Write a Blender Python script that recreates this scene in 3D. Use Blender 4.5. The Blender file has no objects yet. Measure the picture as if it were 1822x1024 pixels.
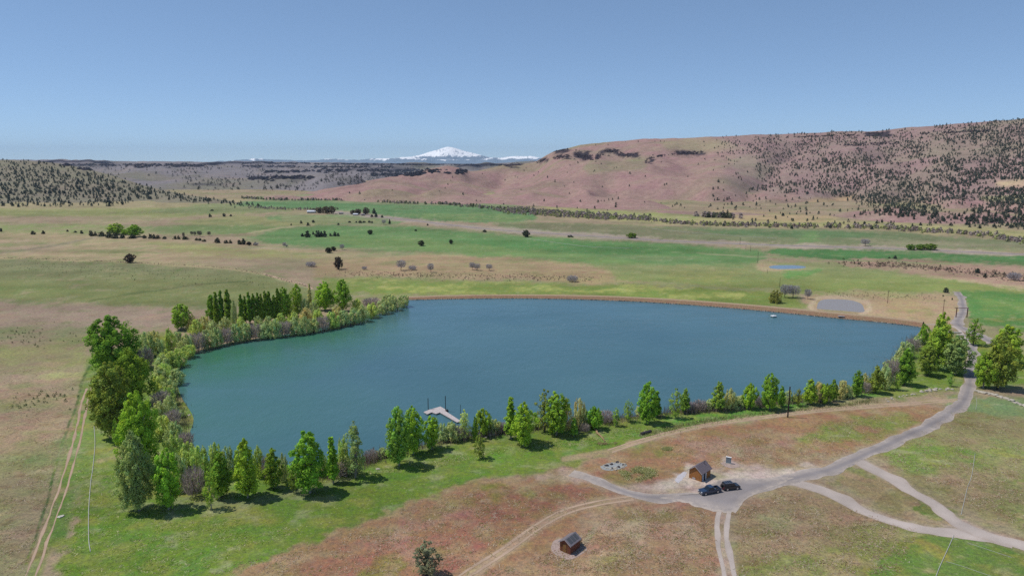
import bpy, bmesh, math, random
import numpy as np
from mathutils import Vector, Matrix
from mathutils.bvhtree import BVHTree
R = math.radians
scene = bpy.context.scene
COL = scene.collection
rng = np.random.default_rng(7)
random.seed(7)

# ------------------------------------------------------------------ camera geometry
H = 82.0                      # height of the drone above the valley floor
F = 1215.0                    # focal length in photo pixels (24 mm equivalent)
PITCH = math.atan((512 - 285) / F)
CP, SP = math.cos(PITCH), math.sin(PITCH)

def ray(x, y):
    cx, cy = (x - 911) / F, (512 - y) / F
    return cx, CP + cy * SP, -SP + cy * CP
def gp(x, y, z=0.0):
    """the point of the level z that lies under photo pixel x, y"""
    dx, dy, dz = ray(x, y)
    t = (z - H) / dz
    return Vector((dx * t, dy * t, z))
def px_of(X, Y, Z):
    d = Y * CP - (Z - H) * SP
    d = np.where(d < 1e-3, 1e-3, d)
    u = Y * SP + (Z - H) * CP
    return 911 + F * X / d, 512 - F * u / d
def depth(P):
    return P[1] * CP - (P[2] - H) * SP
def z_at(P, ytop):
    """height of the point above P that shows at row ytop"""
    cy = (512 - ytop) / F
    k = (-SP + cy * CP) / (CP + cy * SP)
    return H + P[1] * k

# ------------------------------------------------------------------ helpers
def link(o):
    COL.objects.link(o); return o
def tag(o, label=None, cat=None, group=None, kind=None):
    if label: o['label'] = label
    if cat: o['category'] = cat
    if group: o['group'] = group
    if kind: o['kind'] = kind
    return o
def empty(name, loc, rz=0.0, label=None, cat=None, group=None):
    o = bpy.data.objects.new(name, None); link(o)
    o.location = loc; o.rotation_euler = (0, 0, rz); o.empty_display_size = 0.3
    return tag(o, label, cat, group)
def np_mesh(name, V, faces, mat=None, smooth=False):
    """V (n,3); faces an (m,k) array"""
    me = bpy.data.meshes.new(name)
    V = np.asarray(V, np.float32); faces = np.asarray(faces, np.int32)
    k = faces.shape[1]
    me.vertices.add(len(V)); me.vertices.foreach_set('co', V.ravel())
    me.loops.add(faces.size); me.loops.foreach_set('vertex_index', faces.ravel())
    me.polygons.add(len(faces))
    me.polygons.foreach_set('loop_start', np.arange(0, faces.size, k, dtype=np.int32))
    me.polygons.foreach_set('use_smooth', np.full(len(faces), smooth, dtype=bool))
    me.update(calc_edges=True)
    if mat: me.materials.append(mat)
    return me
def pt_attr(me, name, data):
    a = me.color_attributes.new(name, 'FLOAT_COLOR', 'POINT')
    d = np.ones((len(me.vertices), 4), np.float32); d[:, :data.shape[1]] = data
    a.data.foreach_set('color', d.ravel())
def pt_float(me, name, data):
    a = me.attributes.new(name, 'FLOAT', 'POINT')
    a.data.foreach_set('value', np.asarray(data, np.float32))
def obj(name, me, parent=None, kind=None):
    o = bpy.data.objects.new(name, me); link(o)
    if parent: o.parent = parent
    if kind: o['kind'] = kind
    return o
def lin(c):
    c = np.asarray(c, float) / 255.0
    return np.where(c <= 0.04045, c / 12.92, ((c + 0.055) / 1.055) ** 2.4)
LIGHT = 1.13                  # what a white surface sends back in the sun of this scene
def alb(r, g, b):
    """base colour of a thing whose sunlit colour reads r, g, b"""
    return lin((r, g, b)) / LIGHT

def _hash(xi, yi, s):
    h = (xi.astype(np.int64) * 374761393 + yi.astype(np.int64) * 668265263 + s * 974634777) & 0xffffffff
    h = ((h ^ (h >> 13)) * 1274126177) & 0xffffffff
    h = (h ^ (h >> 16)) & 0xffffffff
    return h / 4294967295.0
def vnoise(x, y, s=0):
    xi, yi = np.floor(x), np.floor(y)
    fx, fy = x - xi, y - yi
    fx = fx * fx * (3 - 2 * fx); fy = fy * fy * (3 - 2 * fy)
    a, b = _hash(xi, yi, s), _hash(xi + 1, yi, s)
    c, d = _hash(xi, yi + 1, s), _hash(xi + 1, yi + 1, s)
    return (a * (1 - fx) + b * fx) * (1 - fy) + (c * (1 - fx) + d * fx) * fy
def fbm(x, y, s=0, oct=4, gain=0.5):
    """about -1 .. 1"""
    v = np.zeros(np.shape(x)); a, n = 1.0, 0.0
    for i in range(oct):
        v += a * (vnoise(x * 2 ** i + i * 17.3, y * 2 ** i - i * 9.1, s + i) * 2 - 1); n += a; a *= gain
    return v / n * 1.6
def smooth01(t):
    t = np.clip(t, 0, 1); return t * t * (3 - 2 * t)
def poly_sd(px, py, P):
    """signed distance to polygon P, positive inside"""
    P = np.asarray(P, float); n = len(P)
    d2 = np.full(px.shape, 1e18); ins = np.zeros(px.shape, bool)
    for i in range(n):
        ax, ay = P[i]; bx, by = P[(i + 1) % n]
        ex, ey = bx - ax, by - ay
        wx, wy = px - ax, py - ay
        t = np.clip((wx * ex + wy * ey) / (ex * ex + ey * ey + 1e-12), 0, 1)
        d2 = np.minimum(d2, (wx - ex * t) ** 2 + (wy - ey * t) ** 2)
        if ay != by:
            c = ((ay > py) != (by > py)) & (px < (bx - ax) * (py - ay) / (by - ay) + ax)
            ins ^= c
    return np.where(ins, 1, -1) * np.sqrt(d2)
def line_d(px, py, L):
    d2 = np.full(px.shape, 1e18)
    for (ax, ay), (bx, by) in zip(L[:-1], L[1:]):
        ex, ey = bx - ax, by - ay
        wx, wy = px - ax, py - ay
        t = np.clip((wx * ex + wy * ey) / (ex * ex + ey * ey + 1e-12), 0, 1)
        d2 = np.minimum(d2, (wx - ex * t) ** 2 + (wy - ey * t) ** 2)
    return np.sqrt(d2)
def spline(pts, n=8):
    """Catmull-Rom through a list of 2-D or 3-D points"""
    P = [np.asarray(p, float) for p in pts]
    P = [2 * P[0] - P[1]] + P + [2 * P[-1] - P[-2]]
    out = []
    for i in range(1, len(P) - 2):
        p0, p1, p2, p3 = P[i - 1:i + 3]
        for k in range(n):
            t = k / n
            out.append(0.5 * ((2 * p1) + (p2 - p0) * t + (2 * p0 - 5 * p1 + 4 * p2 - p3) * t ** 2 + (3 * p1 - p0 - 3 * p2 + p3) * t ** 3))
    out.append(P[-2])
    return np.array(out)

# ------------------------------------------------------------------ node helpers
class NT:
    def __init__(s, name):
        s.m = bpy.data.materials.new(name); s.m.use_nodes = True
        s.t = s.m.node_tree; s.t.nodes.clear()
        s.out = s.n('ShaderNodeOutputMaterial')
    def n(s, typ, **kw):
        nd = s.t.nodes.new(typ)
        for k, v in kw.items(): setattr(nd, k, v)
        return nd
    def l(s, a, b): s.t.links.new(a, b)
    def val(s, sock, v):
        if isinstance(v, bpy.types.NodeSocket): s.l(v, sock)
        else: sock.default_value = v
    def math(s, op, a, b=0.0, c=0.0):
        nd = s.n('ShaderNodeMath', operation=op)
        for i, v in enumerate((a, b, c)): s.val(nd.inputs[i], v)
        return nd.outputs[0]
    def mix(s, f, a, b, mode='MIX'):
        nd = s.n('ShaderNodeMix', data_type='RGBA', blend_type=mode)
        s.val(nd.inputs[0], f)
        for i, v in ((6, a), (7, b)):
            s.val(nd.inputs[i], v if isinstance(v, bpy.types.NodeSocket) else (*v[:3], 1))
        return nd.outputs[2]
    def pos(s):
        return s.n('ShaderNodeNewGeometry').outputs['Position']
    def ocoord(s):
        return s.n('ShaderNodeTexCoord').outputs['Object']
    def noise(s, scale, detail=3, rough=0.55, vec=None, dist=0.0):
        nd = s.n('ShaderNodeTexNoise')
        nd.inputs['Scale'].default_value = scale; nd.inputs['Detail'].default_value = detail
        nd.inputs['Roughness'].default_value = rough; nd.inputs['Distortion'].default_value = dist
        if vec is not None: s.l(vec, nd.inputs['Vector'])
        return nd.outputs[0]
    def scalev(s, vec, sc):
        nd = s.n('ShaderNodeMapping'); s.l(vec, nd.inputs[0]); nd.inputs['Scale'].default_value = sc
        return nd.outputs[0]
    def ramp(s, f, a, b):
        nd = s.n('ShaderNodeMapRange', clamp=True); s.val(nd.inputs[0], f)
        nd.inputs[1].default_value = a; nd.inputs[2].default_value = b
        return nd.outputs[0]
    def mrange(s, f, a, b, c, d):
        nd = s.n('ShaderNodeMapRange', clamp=True); s.val(nd.inputs[0], f)
        for i, v in enumerate((a, b, c, d)): nd.inputs[1 + i].default_value = v
        return nd.outputs[0]
    def attr(s, name):
        nd = s.n('ShaderNodeAttribute', attribute_name=name); return nd
    def bump(s, h, strength=0.5, dist=0.3):
        nd = s.n('ShaderNodeBump'); s.l(h, nd.inputs['Height'])
        nd.inputs['Strength'].default_value = strength; nd.inputs['Distance'].default_value = dist
        return nd.outputs[0]
    def principled(s, col, rough=0.8, normal=None, spec=0.3, metal=0.0):
        nd = s.n('ShaderNodeBsdfPrincipled')
        s.val(nd.inputs['Base Color'], col if isinstance(col, bpy.types.NodeSocket) else (*col[:3], 1))
        s.val(nd.inputs['Roughness'], rough); nd.inputs['Metallic'].default_value = metal
        nd.inputs['Specular IOR Level'].default_value = spec
        if normal is not None: s.l(normal, nd.inputs['Normal'])
        s.l(nd.outputs[0], s.out.inputs[0]); return nd
    def diffuse(s, col, normal=None):
        nd = s.n('ShaderNodeBsdfDiffuse')
        s.val(nd.inputs[0], col if isinstance(col, bpy.types.NodeSocket) else (*col[:3], 1))
        if normal is not None: s.l(normal, nd.inputs['Normal'])
        s.l(nd.outputs[0], s.out.inputs[0]); return nd

def plain(name, col, rough=0.7, var=0.18, scale=3.0, metal=0.0, spec=0.3):
    """a worn single-colour surface"""
    t = NT(name)
    n1 = t.noise(scale, 4, 0.6, t.ocoord()); n2 = t.noise(scale * 9, 3, 0.6, t.ocoord())
    f = t.mrange(t.math('ADD', t.math('MULTIPLY', n1, 0.65), t.math('MULTIPLY', n2, 0.35)), 0.3, 0.7, 1 - var, 1 + var)
    c = t.mix(1.0, tuple(col), t.n('ShaderNodeCombineColor').outputs[0], 'MULTIPLY')
    cc = t.t.nodes[-2] if False else None
    comb = [n for n in t.t.nodes if n.bl_idname == 'ShaderNodeCombineColor'][0]
    for i in range(3): t.l(f, comb.inputs[i])
    t.principled(c, rough, t.bump(n2, 0.25, 0.02), spec, metal)
    return t.m

# ------------------------------------------------------------------ world, sun, camera
SUN_EL = R(61); SUN_AZ = R(-84)      # azimuth from +Y towards +X: the sun stands on the left, a little beyond
sd = Vector((math.sin(SUN_AZ) * math.cos(SUN_EL), math.cos(SUN_AZ) * math.cos(SUN_EL), math.sin(SUN_EL)))
w = bpy.data.worlds.new("World"); scene.world = w; w.use_nodes = True
wn = w.node_tree; wn.nodes.clear()
sky = wn.nodes.new('ShaderNodeTexSky'); sky.sky_type = 'NISHITA'; sky.sun_disc = False
sky.sun_elevation = SUN_EL; sky.sun_rotation = SUN_AZ
sky.altitude = 3000; sky.air_density = 0.68; sky.dust_density = 0.0; sky.ozone_density = 3.0
bg = wn.nodes.new('ShaderNodeBackground'); bg.inputs[1].default_value = 0.15
wo = wn.nodes.new('ShaderNodeOutputWorld')
gm = wn.nodes.new('ShaderNodeGamma'); gm.inputs[1].default_value = 0.62
mu = wn.nodes.new('ShaderNodeMix'); mu.data_type = 'RGBA'; mu.blend_type = 'MULTIPLY'; mu.inputs[0].default_value = 1.0
K = 0.15 ** (0.62 - 1); mu.inputs[7].default_value = (0.58 * K, 0.69 * K, 0.79 * K, 1)      # a drier, more even sky than the standard one
wn.links.new(sky.outputs[0], gm.inputs[0]); wn.links.new(gm.outputs[0], mu.inputs[6]); wn.links.new(mu.outputs[2], bg.inputs[0]); wn.links.new(bg.outputs[0], wo.inputs[0])
sl = bpy.data.lights.new('sun', 'SUN'); sl.energy = 3.4; sl.angle = R(0.53); sl.color = (1.0, 0.965, 0.91)
so = bpy.data.objects.new('sun', sl); link(so)
so.rotation_euler = (-sd).to_track_quat('-Z', 'Y').to_euler()
cam = bpy.data.cameras.new('camera'); co = bpy.data.objects.new('camera', cam); link(co)
cam.sensor_width = 36; cam.lens = 36 * F / 1822; cam.clip_start = 1; cam.clip_end = 80000
co.location = (0, 0, H); co.rotation_euler = (math.pi / 2 - PITCH, 0, 0)
scene.camera = co
scene.render.resolution_x, scene.render.resolution_y = 1024, 575
scene.view_settings.view_transform = 'Standard'; scene.view_settings.look = 'None'
scene.view_settings.exposure = 0.0; scene.view_settings.gamma = 1.0
scene.render.engine = 'CYCLES'
cy = scene.cycles
cy.use_denoising = False; cy.max_bounces = 6; cy.diffuse_bounces = 2; cy.glossy_bounces = 3
cy.transmission_bounces = 2; cy.transparent_max_bounces = 4; cy.volume_bounces = 0
cy.caustics_reflective = cy.caustics_refractive = False
# ================================================================== the valley floor
def ground_grid():
    th = np.concatenate([np.radians(np.linspace(-180, -54, 40)[:-1]), np.radians(np.linspace(-54, -42, 60)[:-1]),
                         np.radians(np.linspace(-42, 42, 840)), np.radians(np.linspace(42, 54, 60)[1:]), np.radians(np.linspace(54, 180, 40)[1:-1])])
    dep = np.concatenate([[88, 75, 60, 50, 44, 40, 37], np.arange(35, 3.2, -0.085), np.arange(3.2, 0.9, -0.06), [0.8, 0.7, 0.6, 0.5, 0.42, 0.35, 0.3, 0.26, 0.245]])
    r = H / np.tan(np.radians(dep))
    T, Rr = np.meshgrid(th, r)
    return Rr * np.sin(T), Rr * np.cos(T), T, Rr
GX, GY, GT, GR = ground_grid()
nr, nc = GX.shape
front = GY > 20
PX, PY = px_of(np.where(front, GX, 0), np.where(front, GY, 1e-3), 0 * GX)
PX = np.where(front, PX, -5000); PY = np.where(front, PY, 5000)
WXs = GX / 60; WYs = GY / 60
persp = np.clip((PY - 285) / 300, 0.03, 2.2)          # how big a metre is here in the picture
# warp the field edges so that they run ragged
n1 = fbm(GX / 22, GY / 22, 3, 4); n2 = fbm(GX / 25, GY / 25, 13, 4)
nf1 = fbm(GX / 3.5, GY / 3.5, 5, 3); nf2 = fbm(GX / 3.5, GY / 3.5, 15, 3)
QX = PX + (n1 * 14 + nf1 * 7) * persp; QY = PY + (n2 * 6 + nf2 * 4) * persp
n_big = fbm(GX / 90, GY / 90, 21, 4); n_mid = fbm(GX / 18, GY / 18, 31, 4); n_fine = fbm(GX / 4, GY / 4, 41, 3)
C = np.zeros((nr, nc, 3)); C[:] = lin((164, 143, 119))
def lerp(m, col):
    global C
    C += m[..., None] * (lin(col) - C)
def zone(P, col, soft=6, op=1.0, speck=0.0, sp_n=None):
    """paint a patch of ground that really has this colour; speck breaks it up with bare or grown spots"""
    P = np.asarray(P, float)
    bb = (QX > P[:, 0].min() - 60) & (QX < P[:, 0].max() + 60) & (QY > P[:, 1].min() - 40) & (QY < P[:, 1].max() + 40)
    m = np.zeros((nr, nc))
    sd_ = poly_sd(QX[bb], QY[bb], P)
    m[bb] = smooth01(sd_ / (2 * soft) + 0.5) * op
    if speck:
        nn = n_mid if sp_n is None else sp_n
        m *= smooth01(0.5 + (nn + 0.55 * n_fine) * speck + 0.25)
    lerp(m, col)
GREEN = (90, 138, 62); LAWN = (112, 134, 56); MAUVE = (163, 141, 124); TAN = (172, 152, 118)
# --- large tone changes of the dry range land
lerp(smooth01(n_big * 0.8 + 0.3) * 0.55, (140, 138, 98))
lerp(smooth01(n_mid * 0.9 - 0.1) * 0.5, (166, 138, 116))
# far strip (rows 345-440)
zone([(-600, 340), (440, 352), (560, 352), (640, 362), (420, 378), (-600, 372)], (168, 152, 118), 3)
zone([(-600, 372), (120, 372), (330, 368), (440, 378), (320, 386), (60, 384), (-600, 386)], (146, 148, 96), 3, 0.9)
zone([(240, 378), (380, 362), (560, 366), (500, 376), (360, 380)], (112, 146, 78), 2, 0.8)
zone([(300, 395), (430, 382), (540, 388), (620, 398), (540, 404), (420, 405)], (150, 150, 100), 3, 0.8)
zone([(-600, 400), (130, 398), (250, 403), (260, 415), (-600, 413)], (132, 146, 88), 3, 0.8)
zone([(240, 404), (330, 401), (460, 400), (540, 404), (440, 416), (300, 417)], (104, 142, 70), 3, 0.95)
zone([(430, 352), (560, 346), (740, 350), (930, 362), (900, 372), (700, 366), (520, 362)], (118, 148, 92), 2, 0.9)
zone([(430, 358), (560, 357), (680, 364), (860, 366), (960, 376), (950, 392), (880, 397), (760, 392), (640, 378), (540, 372), (420, 366)], (84, 142, 78), 2)
zone([(700, 380), (900, 380), (960, 388), (890, 396), (760, 390)], (106, 148, 72), 2, 0.9, 0.4)
zone([(470, 384), (640, 381), (730, 392), (700, 399), (600, 398), (480, 392)], (96, 148, 76), 2, 0.9)
zone([(500, 384), (620, 386), (680, 392), (690, 397), (560, 396), (500, 392)], (142, 150, 96), 2, 0.6)
zone([(430, 424), (500, 406), (580, 400), (690, 400), (780, 405), (880, 415), (990, 422), (1200, 433), (1350, 444), (1365, 458), (1340, 474), (1200, 478), (1040, 472), (900, 458), (760, 449), (600, 444), (500, 436)], (88, 144, 70), 4)
zone([(560, 418), (760, 425), (960, 445), (1180, 468), (1060, 473), (880, 456), (640, 440)], (104, 146, 66), 4, 0.7)
zone([(800, 426), (1000, 430), (1250, 442), (1330, 452), (1100, 452), (900, 442)], (70, 140, 60), 4, 0.75)
zone([(880, 395), (1000, 398), (1200, 404), (1420, 408), (1600, 412), (1760, 426), (2300, 436), (2300, 447), (1822, 443), (1500, 436), (1250, 426), (1000, 415), (900, 408)], (112, 134, 84), 3)
zone([(930, 398), (1150, 404), (1300, 418), (1100, 420), (950, 411)], (124, 128, 92), 3, 0.8, 0.4)
zone([(1230, 408), (1500, 411), (1640, 420), (1480, 424), (1300, 416)], (86, 132, 74), 3, 0.9)
zone([(1430, 412), (1450, 412), (1462, 432), (1420, 432)], (96, 150, 70), 3, 0.7)
zone([(1500, 424), (1822, 434), (2300, 445), (2300, 450), (1600, 440)], (148, 148, 112), 3, 0.6)
# strip of dry grass below the right hill
zone([(960, 366), (1100, 376), (1260, 386), (1400, 390), (1600, 396), (1822, 410), (2400, 425), (2400, 432), (1822, 424), (1500, 404), (1200, 398), (1000, 386)], (170, 160, 112), 3)
zone([(1010, 374), (1250, 384), (1200, 394), (1020, 384)], (146, 164, 90), 3, 0.8)
zone([(1260, 372), (1500, 384), (1480, 396), (1290, 392)], (186, 160, 122), 3, 0.8)
# corridor of the main road
zone([(590, 374), (730, 388), (860, 403), (1000, 412), (1200, 425), (1400, 433), (1600, 439), (1822, 449), (2300, 470), (2300, 478), (1822, 456), (1600, 446), (1400, 440), (1200, 431), (1000, 420), (860, 410), (730, 395), (590, 380)], (170, 154, 138), 2.2)
# left range
zone([(-600, 412), (150, 414), (260, 424), (440, 436), (640, 446), (640, 460), (450, 452), (300, 470), (120, 462), (-600, 455)], (170, 150, 118), 5)
zone([(-600, 430), (60, 428), (130, 436), (60, 450), (-600, 452)], (172, 150, 126), 5, 0.8)
zone([(260, 428), (420, 440), (600, 458), (500, 462), (300, 446)], (152, 152, 96), 5, 0.8, 0.4)
zone([(-600, 455), (0, 458), (300, 471), (460, 484), (560, 514), (640, 522), (560, 545), (340, 548), (120, 538), (-600, 534)], (122, 136, 88), 8)
zone([(-600, 500), (60, 506), (170, 512), (60, 524), (-600, 520)], (112, 132, 80), 6, 0.7, 0.5)
zone([(-600, 535), (100, 541), (330, 552), (330, 580), (200, 585), (-600, 580)], (165, 143, 124), 7)
zone([(-600, 578), (60, 580), (165, 582), (160, 600), (-600, 602)], (124, 134, 92), 6, 0.8, 0.6)
zone([(-600, 615), (60, 612), (170, 600), (170, 650), (60, 660), (-600, 665)], (146, 146, 92), 8, 0.8, 0.5)
zone([(80, 665), (160, 660), (150, 675), (70, 682)], (172, 172, 110), 5, 0.6)
zone([(-600, 690), (60, 690), (130, 700), (105, 800), (60, 900), (-600, 900)], (158, 134, 108), 14, 0.9, 0.6)
zone([(-600, 860), (90, 800), (60, 940), (20, 1060), (-600, 1060)], (138, 138, 94), 12, 0.7, 0.6)
# middle range beyond the lake
zone([(560, 462), (760, 452), (960, 462), (1090, 478), (1080, 498), (900, 496), (700, 492), (560, 492)], (168, 143, 112), 5)
zone([(940, 484), (1150, 488), (1250, 497), (1150, 506), (980, 502)], (166, 146, 104), 5, 0.7, 0.5)
zone([(1060, 470), (1350, 470), (1500, 468), (1700, 495), (1822, 510), (2300, 520), (2300, 530), (1822, 520), (1640, 522), (1440, 520), (1250, 510), (1100, 498)], (128, 148, 84), 6)
zone([(1180, 474), (1330, 478), (1300, 500), (1180, 496)], (140, 152, 80), 6, 0.7, 0.6)
zone([(560, 494), (760, 496), (1000, 502), (1250, 512), (1400, 522), (1440, 545), (1300, 545), (1000, 526), (740, 524), (600, 522)], (118, 142, 74), 5)
for a in ((660, 506, 840, 512), (720, 515, 880, 520), (900, 508, 1010, 513), (980, 516, 1150, 522), (1100, 510, 1240, 515), (1180, 522, 1330, 530), (600, 497, 720, 501), (820, 500, 940, 503)):
    zone([(a[0], a[1]), (a[2], a[1] + 2), (a[2] - 10, a[3]), (a[0] + 10, a[3])], (166, 176, 102), 3, 0.75, 0.5)
zone([(1356, 450), (1380, 443), (1500, 441), (1650, 448), (1822, 456), (2300, 470), (2300, 490), (1822, 470), (1640, 462), (1490, 461), (1400, 459)], (66, 134, 60), 2.5)
zone([(1485, 462), (1640, 464), (1822, 474), (2300, 492), (2300, 535), (1822, 512), (1720, 496), (1600, 482), (1510, 474)], (174, 142, 122), 4)
zone([(1640, 486), (1822, 508), (1822, 514), (1700, 498)], (196, 172, 136), 3, 0.7)
zone([(1350, 470), (1370, 470), (1440, 478), (1450, 484), (1360, 484), (1345, 478)], (176, 150, 122), 3, 0.8)
zone([(1395, 482), (1470, 478), (1440, 492), (1400, 492)], (88, 150, 66), 3, 0.8)
zone([(1450, 520), (1640, 522), (1700, 524), (1715, 560), (1700, 585), (1640, 580), (1540, 562), (1440, 548), (1430, 528)], (176, 150, 118), 6)
zone([(1560, 535), (1640, 530), (1660, 560), (1580, 560)], (170, 146, 104), 5, 0.6, 0.5)
zone([(1500, 522), (1640, 520), (1630, 532), (1500, 532)], (152, 150, 98), 5, 0.7, 0.5)
zone([(1712, 520), (1760, 517), (1860, 519), (2300, 530), (2300, 640), (1880, 606), (1800, 590), (1745, 574), (1722, 548)], (92, 136, 74), 4)
zone([(1740, 528), (1850, 535), (1850, 560), (1760, 555)], (118, 148, 82), 5, 0.6, 0.5)
zone([(1722, 575), (1800, 594), (1880, 606), (2300, 650), (2300, 690), (1822, 640), (1760, 605)], (158, 150, 108), 6, 0.9)
# lawn round the lake
zone([(170, 640), (155, 720), (140, 800), (118, 900), (80, 1080), (330, 1080), (470, 1000), (600, 950), (740, 892), (860, 852), (980, 828), (1090, 796), (1200, 762), (1400, 732), (1560, 708), (1705, 690), (1822, 690), (2300, 720), (2300, 660), (1822, 632), (1760, 612), (1690, 590), (1640, 590), (1500, 660), (1100, 715), (900, 740), (700, 780), (400, 780), (320, 700), (300, 600), (420, 560), (640, 535), (720, 520), (560, 545), (330, 585), (250, 590)], LAWN, 9)
zone([(180, 800), (420, 880), (640, 860), (850, 830), (900, 800), (700, 830), (440, 850), (300, 840)], (104, 142, 54), 12, 0.6, 0.5)
zone([(120, 900), (300, 950), (420, 980), (300, 1040), (100, 1040)], (106, 136, 56), 14, 0.7, 0.6)
zone([(1000, 800), (1150, 765), (1400, 735), (1560, 705), (1560, 695), (1300, 728), (1080, 765), (960, 800)], (92, 150, 60), 8, 0.7, 0.3)
zone([(270, 870), (420, 880), (520, 870), (640, 850), (640, 862), (430, 902), (300, 900)], (150, 150, 120), 7, 0.5, 0.9, n_fine)
zone([(1700, 700), (1822, 716), (2300, 760), (2300, 790), (1822, 750), (1700, 725)], (118, 142, 92), 7, 0.9)
# reddish foreground
zone([(330, 1080), (470, 1000), (640, 935), (800, 872), (960, 838), (1100, 800), (1250, 766), (1450, 738), (1640, 722), (1690, 728), (1600, 775), (1500, 815), (1330, 838), (1240, 835), (1170, 850), (1100, 865), (1040, 870), (1130, 886), (1000, 960), (820, 1080)], (162, 124, 94), 9)
zone([(430, 1060), (600, 975), (760, 905), (900, 868), (1020, 862), (1090, 880), (1000, 905), (860, 990), (780, 1060)], (160, 114, 92), 12, 0.95)
zone([(640, 958), (800, 898), (880, 900), (740, 950), (660, 975)], (172, 134, 120), 10, 0.6, 0.6)
zone([(380, 1060), (520, 985), (640, 940), (760, 895), (860, 858), (900, 862), (700, 950), (560, 1010), (470, 1060)], (142, 128, 88), 10, 0.6, 0.6)
zone([(690, 990), (730, 982), (740, 1010), (660, 1040), (640, 1020)], (122, 124, 52), 8, 0.8, 0.6)
zone([(860, 872), (900, 860), (985, 872), (950, 892), (880, 893)], (112, 128, 48), 8, 0.85, 0.8)
zone([(960, 835), (1030, 838), (1060, 850), (1020, 862), (960, 850)], (190, 164, 148), 7, 0.8)
zone([(1120, 790), (1160, 785), (1190, 800), (1170, 815), (1120, 810), (1090, 800)], (108, 134, 56), 6, 0.85, 0.6)
zone([(1180, 778), (1300, 765), (1420, 780), (1400, 820), (1260, 815)], (166, 138, 120), 8, 0.75, 0.5)
zone([(1170, 770), (1400, 742), (1600, 724), (1680, 722), (1560, 745), (1400, 765), (1220, 785)], (160, 124, 92), 6, 0.9)
zone([(1400, 785), (1500, 745), (1600, 740), (1640, 750), (1560, 785), (1470, 800)], (120, 140, 64), 9, 0.85, 0.9)
zone([(1300, 800), (1420, 795), (1480, 815), (1400, 832), (1310, 830)], (150, 146, 110), 7, 0.7, 0.6)
# below and right of the road
zone([(1130, 895), (1200, 895), (1270, 905), (1275, 960), (1295, 1080), (800, 1080), (960, 985)], (166, 132, 104), 8)
zone([(1060, 930), (1200, 910), (1260, 960), (1150, 980)], (182, 160, 136), 12, 0.55, 0.8, n_fine)
zone([(1060, 985), (1120, 965), (1150, 1000), (1090, 1030)], (128, 128, 66), 9, 0.6, 0.8)
zone([(1305, 905), (1400, 868), (1470, 880), (1600, 930), (1700, 945), (2300, 1000), (2300, 1100), (1310, 1100)], (158, 134, 104), 8)
zone([(1310, 1000), (1420, 960), (1520, 930), (1640, 950), (1600, 1080), (1310, 1080)], (124, 132, 66), 14, 0.8, 0.8)
zone([(1340, 930), (1400, 905), (1420, 935), (1360, 965)], (140, 150, 104), 8, 0.6, 0.7)
zone([(1540, 990), (1600, 962), (1700, 948), (1822, 985), (2300, 1060), (2300, 1100), (1560, 1100)], (94, 130, 60), 12, 0.95)
zone([(1570, 800), (1640, 770), (1710, 725), (1822, 745), (2300, 800), (2300, 980), (1822, 945), (1740, 925), (1690, 905), (1620, 860)], (150, 140, 98), 9)
zone([(1560, 815), (1640, 780), (1720, 790), (1760, 830), (1700, 850), (1620, 845)], (116, 138, 62), 12, 0.85, 1.0)
zone([(1740, 770), (1822, 760), (1822, 820), (1760, 815)], (128, 142, 78), 12, 0.8, 0.9)
zone([(1640, 850), (1740, 835), (1780, 880), (1700, 900)], (170, 138, 116), 10, 0.8, 0.5)
zone([(1760, 850), (1822, 840), (1900, 960), (1780, 925)], (118, 136, 66), 10, 0.8, 0.9)
zone([(1475, 860), (1530, 838), (1570, 850), (1640, 890), (1680, 920), (1640, 930), (1560, 910)], (156, 136, 102), 6)
zone([(1585, 900), (1640, 884), (1684, 922), (1655, 933)], (84, 124, 52), 4, 1.0, 0.3)
zone([(1470, 862), (1528, 836), (1575, 850), (1570, 858), (1528, 846), (1482, 868)], (112, 128, 66), 4, 0.8, 0.5)
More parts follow.
